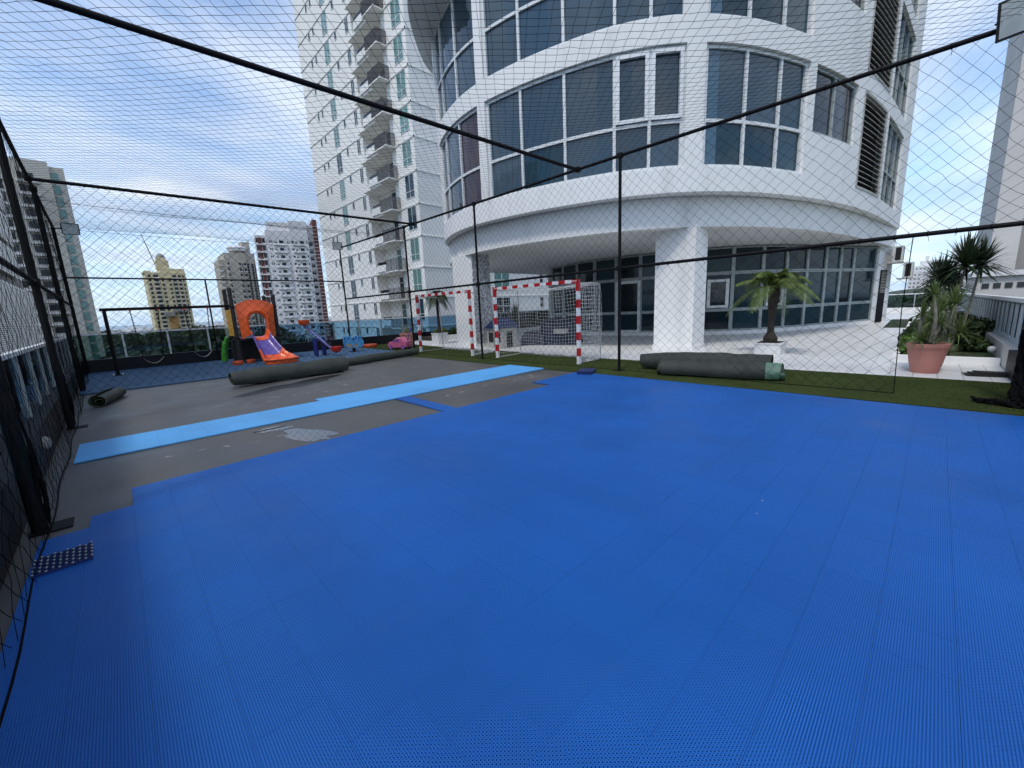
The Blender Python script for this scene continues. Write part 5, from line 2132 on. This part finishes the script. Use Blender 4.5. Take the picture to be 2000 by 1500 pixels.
def toy_car():
    t = thing('toy_car', 'pink ride-on toy car with a purple push handle on the turf', 'toy car', (8.5, 15.05, .016))
    ax, ay = np.array((.35, -.9, 0)), np.array((.9, .35, 0))
    ax /= np.linalg.norm(ax)
    ay /= np.linalg.norm(ay)
    o = np.array((8.5, 15.05, 0))

    def W(u, v, z):
        return o + ax * u + ay * v + np.array((0, 0, z))
    prof = [(-.48, .12), (-.50, .22), (-.44, .30), (-.22, .34), (-.10, .44), (.10, .50), (.24, .46), (.34, .36), (.46, .33), (.48, .18), (.44, .10), (.36, .09), (-.40, .09)]
    n = len(prof)
    mb = MB()
    rows = []
    for v, sc in ((-.2, .93), (-.16, 1), (.16, 1), (.2, .93)):
        rows.append([W(u * sc, v, .09 + (z - .09) * sc) for u, z in prof])
    V = [p for r in rows for p in r]
    F = [tuple(range(n - 1, -1, -1)), tuple(3 * n + i for i in range(n))]
    for i in range(3):
        for j in range(n):
            F.append((i * n + j, i * n + (j + 1) % n, (i + 1) * n + (j + 1) % n, (i + 1) * n + j))
    mb.add(V, F)
    mb.build('body', M['pink'], t, smooth=True, angle=50)
    for v in (-.205, .205):
        m2 = MB()
        q = [(-.16, .31), (-.06, .41), (.08, .45), (.12, .32)]
        m2.add([W(u, v, z) for u, z in q], [(0, 1, 2, 3)])
        m2.build('side_opening', M['purple'], t)
    for u in (-.31, .30):
        for v in (-.2, .2):
            m2 = MB()
            A = [W(u + .085 * math.cos(a), v - .03, .10 + .085 * math.sin(a)) for a in np.linspace(0, 2 * PI, 15)[:-1]]
            B = [p + ay * .06 for p in A]
            m2.add(A + B, [tuple(range(13, -1, -1)), tuple(range(14, 28))] + [(i, (i + 1) % 14, (i + 1) % 14 + 14, i + 14) for i in range(14)])
            w = m2.build('wheel', M['purple'], t)
            m3 = MB()
            A = [W(u + .04 * math.cos(a), v + (.035 if v > 0 else -.035), .10 + .04 * math.sin(a)) for a in np.linspace(0, 2 * PI, 11)[:-1]]
            m3.add(A, [tuple(range(10))])
            m3.build('hub', M['pink'], w)
    P = catmull([W(.38, 0, .30), W(.46, 0, .52), W(.56, 0, .72), W(.72, 0, .92), W(.86, 0, .98)], 6)
    MB().tube(P, .022, 7).build('push_handle', M['purple'], t, smooth=True)
    MB().tube([W(.86, -.14, .98), W(.86, .14, .98)], .022, 7).build('grip', M['purple'], t)
    m2 = MB()
    m2.obox(W(.06, 0, .45), ax * .1, ay * .13, np.array((0, 0, .04)))
    m2.build('seat', mat('cream_plastic', (.62, .50, .34), .5), t)


def small_play_things():
    for i, (x, y, r, h, lab) in enumerate(((2.95, 15.75, .16, .12, 'orange stepping block at the foot of the left slide post'),
                                           (3.34, 15.85, .13, .12, 'orange stepping block between the slide post and the slide'),
                                           (8.35, 17.4, .30, .14, 'flat orange disc lying on the turf by the black kerb'))):
        z = .031 if i < 2 else .017
        mb = MB()
        mb.lathe([(r * .94, 0), (r, h * .2), (r, h * .8), (r * .93, h), (r * .5, h)], 18, (x, y, z))
        tag(mb.build('stepping_block', M['orange_dk'], None, smooth=True), lab, 'step')
    p = thing('pink_planter', 'faded pink square planter behind the toy car', 'planter', (9.35, 15.9, .016))
    MB().lathe([(.30, 0), (.34, .5), (.37, .5), (.37, .58), (.33, .58), (.32, .5)], 4, (9.35, 15.9, .016)).build('tub', M['terracotta'], p)
    mb = MB()
    rr = random.Random(4)
    for i in range(60):
        a, l = rr.uniform(0, 6.28), rr.uniform(.25, .6)
        e = rr.uniform(.6, 1.4)
        q = np.array((9.35, 15.9, .55))
        d = np.array((math.cos(a) * math.cos(e), math.sin(a) * math.cos(e), math.sin(e)))
        s = np.array((-math.sin(a), math.cos(a), 0)) * .012
        mb.add([q - s, q + s, q + d * l], [(0, 1, 2)])
    mb.build('dry_leaves', M['spider'], p)


swing()
slide_tower()
seesaw()
spring_rocker()
toy_car()
small_play_things()


def playhouse():
    t = thing('playhouse', 'small grey plastic playhouse with a navy roof beside the second column', 'playhouse', (10.6, 11.15, .012))
    x0, x1, y0, y1 = 10.2, 11.0, 10.75, 11.55
    mb = MB()
    mb.box(x0, x1, y0, y1, .012, .78)
    mb.build('wall', M['house_wall'], t)
    mb = MB()
    ym = (y0 + y1) / 2
    mb.add([(x0 - .08, y0 - .1, .76), (x1 + .08, y0 - .1, .76), (x1 + .08, y1 + .1, .76), (x0 - .08, y1 + .1, .76), (x0 - .02, ym, 1.1), (x1 + .02, ym, 1.1)],
           [(3, 2, 1, 0), (0, 1, 5, 4), (2, 3, 4, 5), (1, 2, 5), (3, 0, 4)])
    mb.build('roof', M['house_roof'], t)
    MB().box(x0 - .012, x0 - .001, 10.82, 11.12, .25, .6).build('window', M['dark_gap'], t)
    MB().box(x0 - .012, x0 - .001, 11.2, 11.45, .25, .6).build('window', M['dark_gap'], t)
    MB().box(10.45, 10.75, y0 - .012, y0 - .001, .05, .62).build('door', M['dark_gap'], t)


def tarp_pile():
    t = thing('tarp_pile', 'stacked mats under a navy tarpaulin behind the netted goal', 'mats', (12.5, 10.2, .012))
    rr = np.random.default_rng(9)

    def lump(name, c, hx, hy, h, rz, m):
        nx, ny = 14, 18
        V, F = [], []
        for i in range(nx + 1):
            for j in range(ny + 1):
                u, v = -1 + 2 * i / nx, -1 + 2 * j / ny
                e = max(abs(u), abs(v))
                z = h * (1 if e < .78 else max(0, 1 - ((e - .78) / .22) ** 1.5)) + rr.normal(0, .015) * (e < .95)
                k = 1 + .12 * (1 - z / h)
                x, y = u * hx * k, v * hy * k
                V.append((c[0] + x * math.cos(rz) - y * math.sin(rz), c[1] + x * math.sin(rz) + y * math.cos(rz), c[2] + max(z, 0)))
        for i in range(nx):
            for j in range(ny):
                a = i * (ny + 1) + j
                F.append((a, a + ny + 1, a + ny + 2, a + 1))
        mb = MB()
        mb.add(V, F)
        mb.build(name, m, t, smooth=True, angle=70)
    lump('cover', (12.6, 9.95, .012), .5, .72, .98, .35, M['tarp'])
    lump('cover', (12.15, 10.75, .012), .5, .5, .5, .3, M['tarp'])
    MB().box(12.0, 12.25, 9.3, 9.8, .45, .62).build('pale_box', M['house_wall'], t)


playhouse()
tarp_pile()


# ------------------------------------------------------------------ plants
def frond(mb, base, az, el, L, droop, n=20, leaf=.22, seed=0, w=.0085):
    r = random.Random(seed)
    d = np.array((math.cos(az), math.sin(az), 0.0))
    side = np.array((-d[1], d[0], 0.0))
    P = []
    for i in range(n + 1):
        t = i / n
        P.append(np.array(base) + d * (L * t * math.cos(el) * (1 - .12 * t)) + np.array((0, 0, L * (math.sin(el) * t - droop * t * t))))
    mb.tube(P, np.linspace(.012, .003, n + 1), 3, False)
    for i in range(1, n + 1):
        t = i / n
        T = P[i] - P[i - 1]
        T /= np.linalg.norm(T)
        l = leaf * (math.sin(PI * min(1, .18 + .8 * t)) ** .6) * r.uniform(.85, 1.1)
        for q in range(3):
            o = P[i - 1] + (P[i] - P[i - 1]) * (q / 3)
            for s in (-1, 1):
                dr = side * s * .82 + T * .55 + np.array((0, 0, .18 - .55 * t * r.uniform(.5, 1.2)))
                dr /= np.linalg.norm(dr)
                up = np.cross(dr, T)
                up /= np.linalg.norm(up) + 1e-9
                e = T * w
                m_ = o + dr * l * .55 + np.array((0, 0, -.01))
                tip = o + dr * l + np.array((0, 0, -l * .28))
                mb.add([o - e * .6, o + e * .6, m_ + e, m_ - e, tip], [(0, 1, 2, 3), (3, 2, 4)])


def potted_palm(loc, h, trunk_r, crown, L, label, pot, fm, seed, nf=26, droopy=.5):
    t = thing('potted_palm', label, 'palm', loc)
    x, y, z = loc
    pw, ph = pot
    mb = MB()
    mb.box(x - pw, x + pw, y - pw, y + pw, z, z + ph - .03)
    mb.box(x - pw - .02, x + pw + .02, y - pw - .02, y + pw + .02, z + ph - .03, z + ph)
    mb.build('pot', M['pot_white'], t)
    MB().box(x - pw + .04, x + pw - .04, y - pw + .04, y + pw - .04, z + ph - .02, z + ph + .01).build('soil', M['soil'], t)
    zs = [z + ph - .02, z + ph + .12, z + ph + .25, z + ph + h * .35, z + ph + h * .6, z + ph + h * .85, z + ph + h]
    rs = [trunk_r * 2.6, trunk_r * 2.5, trunk_r * 1.3, trunk_r, trunk_r * (.4 + .6 * crown), trunk_r * crown, trunk_r * crown * .8]
    mb = MB()
    Z = np.linspace(zs[0], zs[-1], 40)
    R = np.interp(Z, zs, rs) * (1 + .09 * (np.arange(40) % 2))
    mb.tube(np.c_[np.full(40, x), np.full(40, y), Z] + np.c_[.015 * np.sin(Z * 3), .02 * np.sin(Z * 2.2), 0 * Z], R, 12)
    rr = random.Random(seed)
    for i in range(70):
        a, zz = rr.uniform(0, 6.28), rr.uniform(z + ph + h * .5, z + ph + h)
        r0 = np.interp(zz, zs, rs)
        p = np.array((x + r0 * math.cos(a), y + r0 * math.sin(a), zz))
        d = np.array((math.cos(a), math.sin(a), 1.3)) * .05
        s = np.array((-math.sin(a), math.cos(a), 0)) * .02
        mb.add([p - s, p + s, p + d], [(0, 1, 2)])
    mb.build('trunk', M['trunk'], t, smooth=True, angle=60)
    for i in range(nf):
        f = i / nf
        az = i * 2.39996 + rr.uniform(-.2, .2)
        el = 1.4 - 1.3 * f + rr.uniform(-.22, .22)
        mb = MB()
        frond(mb, (x, y, z + ph + h - .03), az, el, L * rr.uniform(.8, 1.1) * (.72 + .28 * min(1, 2 * f + .2)), droopy * rr.uniform(.6, 1.25), seed=seed + i, leaf=L * .26)
        mb.build('frond', fm, t)


potted_palm((12.08, 2.68, .012), 1.42, .062, 2.0, 1.28, 'young palm with yellow green fronds in a white square pot', (.29, .30), M['frond'], 11, 22, .66)
potted_palm((10.7, 15.35, .012), 1.62, .05, 1.1, .85, 'slender drooping palm in a white pot behind the left goal', (.26, .50), M['frond_dk'], 60, 26, .95)


def rosette(mb, c, L, n, seed, w=.02, lo=-.25, hi=1.5, droop=.35):
    r = random.Random(seed)
    for i in range(n):
        az = i * 2.39996 + r.uniform(-.25, .25)
        el = lo + (hi - lo) * ((i + .5) / n) + r.uniform(-.12, .12)
        l = L * r.uniform(.75, 1.1)
        d = np.array((math.cos(az) * math.cos(el), math.sin(az) * math.cos(el), math.sin(el)))
        s = np.array((-math.sin(az), math.cos(az), 0)) * w
        P, k = [], 4
        for j in range(k + 1):
            t = j / k
            P.append(np.array(c) + d * l * t + np.array((0, 0, -droop * l * t * t * max(.15, math.cos(el)))))
        ws = [.55, 1, .9, .55, .03]
        V = []
        for p, q in zip(P, ws):
            V += [p - s * q, p + s * q]
        mb.add(V, [(2 * j, 2 * j + 1, 2 * j + 3, 2 * j + 2) for j in range(k)])


def dracaena(base, heads, label, leaf_m, name='dracaena', seed=1, L=.6, n=80, w=.022, pot=None):
    t = thing(name, label, 'plant', base)
    for i, (hx, hy, hz, k) in enumerate(heads):
        mid = ((base[0] + hx) / 2 + random.uniform(-.1, .1), (base[1] + hy) / 2 + random.uniform(-.08, .08), (base[2] + hz) / 2)
        MB().tube(catmull([base, mid, (hx, hy, hz)], 6), np.linspace(.035, .02, 13), 7).build('stem', M['stem'], t, smooth=True)
        mb = MB()
        rosette(mb, (hx, hy, hz), L * k, int(n * (.6 + .4 * k)), seed + i, w)
        mb.build('leaf_rosette', leaf_m, t)
    return t


bed = tag(MB().box(11.62, 27, -1.11, .22, .012, .12).build('planting_bed', M['grass']), kind='structure')
tag(MB().box(11.42, 11.6, -1.11, .34, .012, .17).box(11.6, 27, .24, .34, .012, .16).build('planter_kerb', M['white']), kind='structure')
tag(MB().box(10.42, 11.42, -1.11, .34, .012, .05).build('step', M['paving']), kind='structure')
tag(MB().box(22.5, 29, .34, 1.05, .013, .03).build('green_mat', M['grass']), kind='structure')

dracaena((13.9, -.62, .12), [(13.95, -.6, 1.95, 1.15), (14.3, -.85, 1.95, .95), (14.1, -.28, 1.62, 1.0)], 'tall dark dracaena with spiky heads beside the right fence', M['drac'], seed=3, L=.74, n=120, w=.026)
dracaena((15.2, -.35, .12), [(15.0, -.2, 1.75, 1.1), (15.5, -.5, 1.5, 1.0), (15.1, -.15, 1.2, 1.0), (14.9, -.5, .9, 1.0)], 'dark dracaena clump further back in the planter', M['drac'], seed=13, L=.6, n=90, w=.024)
dracaena((12.6, -.35, .12), [(12.7, -.48, 1.15, 1.0), (12.5, -.2, .8, 1.0), (12.65, -.6, .55, 1.0), (12.9, -.15, .6, 1.0), (13.1, -.3, 1.0, 1.0)], 'pale branching dracaena in the middle of the planter', M['drac_lt'], seed=23, L=.5, n=80, w=.014)


def terracotta():
    x, y = 10.28, -.14
    t = thing('terracotta_pot', 'round terracotta pot with a ribbed rim standing at the planter end', 'pot', (x, y, .012))
    MB().lathe([(.175, .0), (.18, .01), (.225, .2), (.223, .21), (.262, .42), (.268, .425), (.27, .45), (.278, .46), (.28, .52), (.268, .525), (.25, .5), (.24, .46)], 32, (x, y, .012), cap=False).build('body', M['terracotta'], t, smooth=True, angle=35)
    MB().lathe([(.245, .46), (.01, .475)], 24, (x, y, .012), cap=False).build('soil', M['soil'], t)
    p = dracaena((x, y, .47), [(x + .06, y + .12, 1.02, .85), (x - .02, y + .02, 1.38, .85), (x + .1, y - .02, .6, 1.0), (x - .08, y + .08, .58, 1.0), (x + .12, y - .12, .85, .8)], 'spindly young dracaena growing in the terracotta pot', M['drac_lt'], 'potted_dracaena', 31, .36, 64, .010)


terracotta()


def shrub(name, loc, r, n, label, m, seed, size=.05, group=None, cat='shrub', flat=.7):
    t = thing(name, label, cat, loc, group)
    rng = np.random.default_rng(seed)
    blobs = [(loc[0], loc[1], loc[2] + r * flat * .7, r * .75)]
    for i in range(5):
        a = rng.uniform(0, 6.28)
        blobs.append((loc[0] + r * .5 * math.cos(a), loc[1] + r * .5 * math.sin(a), loc[2] + r * flat * rng.uniform(.4, 1), r * rng.uniform(.35, .55)))
    V, F = leaf_cloud(n, blobs, size, rng)
    V = [(v[0], v[1], max(v[2], loc[2] + .01)) for v in V]
    mb = MB()
    mb.add(V, F)
    mb.build('foliage', m, t)
    MB().tube([(loc[0], loc[1], loc[2]), (loc[0] + .02, loc[1], loc[2] + r * .6)], [.02, .01], 5).build('stem', M['stem'], t)
    return t


shrub('shrub', (11.85, .08, .12), .22, 500, 'bright green low shrub at the near corner of the planter', M['shrub_lt'], 1)
for i, (x, lab) in enumerate(((12.5, 'bright green shrub second from the near corner along the planter kerb'), (13.4, 'green shrub third from the near corner along the planter kerb'),
                              (14.5, 'green shrub behind the third shrub of the planter kerb'), (15.8, 'far green shrub near the end of the planter kerb'))):
    shrub('shrub', (x, -.02, .12), .38, 1100, lab, M['shrub_lt'] if i < 1 else M['shrub'], 5 + i)
shrub('shrub', (13.1, -.82, .12), .34, 800, 'dense dark round shrub close to the white kerb wall', M['shrub'], 12)
shrub('shrub', (16.8, -.4, .12), .75, 1500, 'large dark bush at the back of the planter', M['drac'], 14, .08)
shrub('shrub', (15.0, -.85, .12), .62, 1200, 'dark leafy bush below the tall dracaena', M['shrub'], 15, .07)
sp = thing('spider_plant', 'variegated pale arching grass clump behind the terracotta pot', 'plant', (11.95, -.45, .12))
mb = MB()
rosette(mb, (11.95, -.45, .13), .48, 150, 5, .007, .25, 1.5, .75)
mb.build('leaf_rosette', M['spider'], sp)
sp = thing('spider_plant', 'smaller grassy clump at the foot of the pale dracaena', 'plant', (12.45, -.3, .12))
mb = MB()
rosette(mb, (12.4, -.3, .13), .42, 110, 6, .008, .25, 1.5, .7)
mb.build('leaf_rosette', M['spider'], sp)
l = thing('garden_lamp', 'white cylindrical garden lamp on a post in the planter', 'lamp', (13.3, -.42, .12))
MB().tube([(13.3, -.42, .12), (13.3, -.42, .8)], .035, 8).build('post', M['stem'], l)
MB().lathe([(.05, 0), (.07, .03), (.07, .16), (.05, .2)], 12, (13.3, -.42, .78)).build('head', M['pot_white'], l, smooth=True)
l = thing('wall_lamp', 'small white globe lamp at the foot of the white kerb wall', 'lamp', (12.35, -1.08, .2))
MB().lathe([(.02, -.06), (.055, -.03), (.065, .02), (.055, .055), (.02, .07)], 14, (12.35, -1.06, .24)).build('globe', M['pot_white'], l, smooth=True)
m_ = thing('rubber_mat', 'crumpled black rubber mat lying at the end of the planter step', 'mat', (10.25, -.9, .02))
mb = MB()
for k in range(3):
    mb.obox((10.22 + .02 * k, -.86 - .03 * k, .035 + .02 * k), (.09, .03, 0), (-.05, .24 - .03 * k, .006), (0, 0, .009))
mb.build('sheet', M['rubber'], m_)


def agave(loc, L, n, label, seed, trunk=.0):
    t = thing('agave', label, 'plant', loc)
    if trunk:
        MB().tube([loc, (loc[0], loc[1], loc[2] + trunk)], [.10, .13], 9).build('trunk', M['trunk'], t, smooth=True)
    mb = MB()
    rosette(mb, (loc[0], loc[1], loc[2] + trunk), L, n, seed, .035, -.1, 1.5, .3)
    mb.build('leaf_rosette', M['drac'], t)


# planting along the rear edge of the terrace
tag(MB().box(11.6, 24, 16.9, 18.45, .012, .2).build('rear_bed', M['soil']), kind='structure')
tag(MB().box(11.45, 24, 16.75, 16.9, .012, .26).build('rear_planter_kerb', M['white']), kind='structure')
agave((15.3, 17.2, .2), 1.15, 60, 'spiky dark yucca with a short trunk, left of two behind the goals', 7, .55)
agave((17.6, 17.3, .2), 1.35, 70, 'wider spiky dark yucca, right of two behind the goals', 8, .45)
for i, x in enumerate((12.1, 13.1, 14.1, 16.4, 18.6, 19.8)):
    shrub('hedge_shrub', (x, 17.3, .2), .42, 420, 'low hedge shrub, %s from the left in the rear planter' % ('first', 'second', 'third', 'fourth', 'fifth', 'sixth')[i], M['shrub'] if i else M['shrub_lt'], 60 + i, .06, 'rear hedge shrubs')

# dry specks of litter blown over the court
mb = MB()
lr = random.Random(21)
for i in range(12):
    x, y = lr.uniform(2.0, 7.0), lr.uniform(.5, 4.7)
    a, l = lr.uniform(0, 6.28), lr.uniform(.004, .012)
    d = np.array((math.cos(a), math.sin(a), 0))
    e = np.array((-d[1], d[0], 0))
    p = np.array((x, y, .0212))
    mb.add([p - d * l, p + e * l * .4 + (0, 0, .003), p + d * l, p - e * l * .4], [(0, 1, 2, 3)])
tag(mb.build('litter_specks', mat('dry_specks', (0.45, 0.42, 0.36), 0.8)), 'tiny pale specks of litter scattered over the blue court', 'litter', kind='stuff')
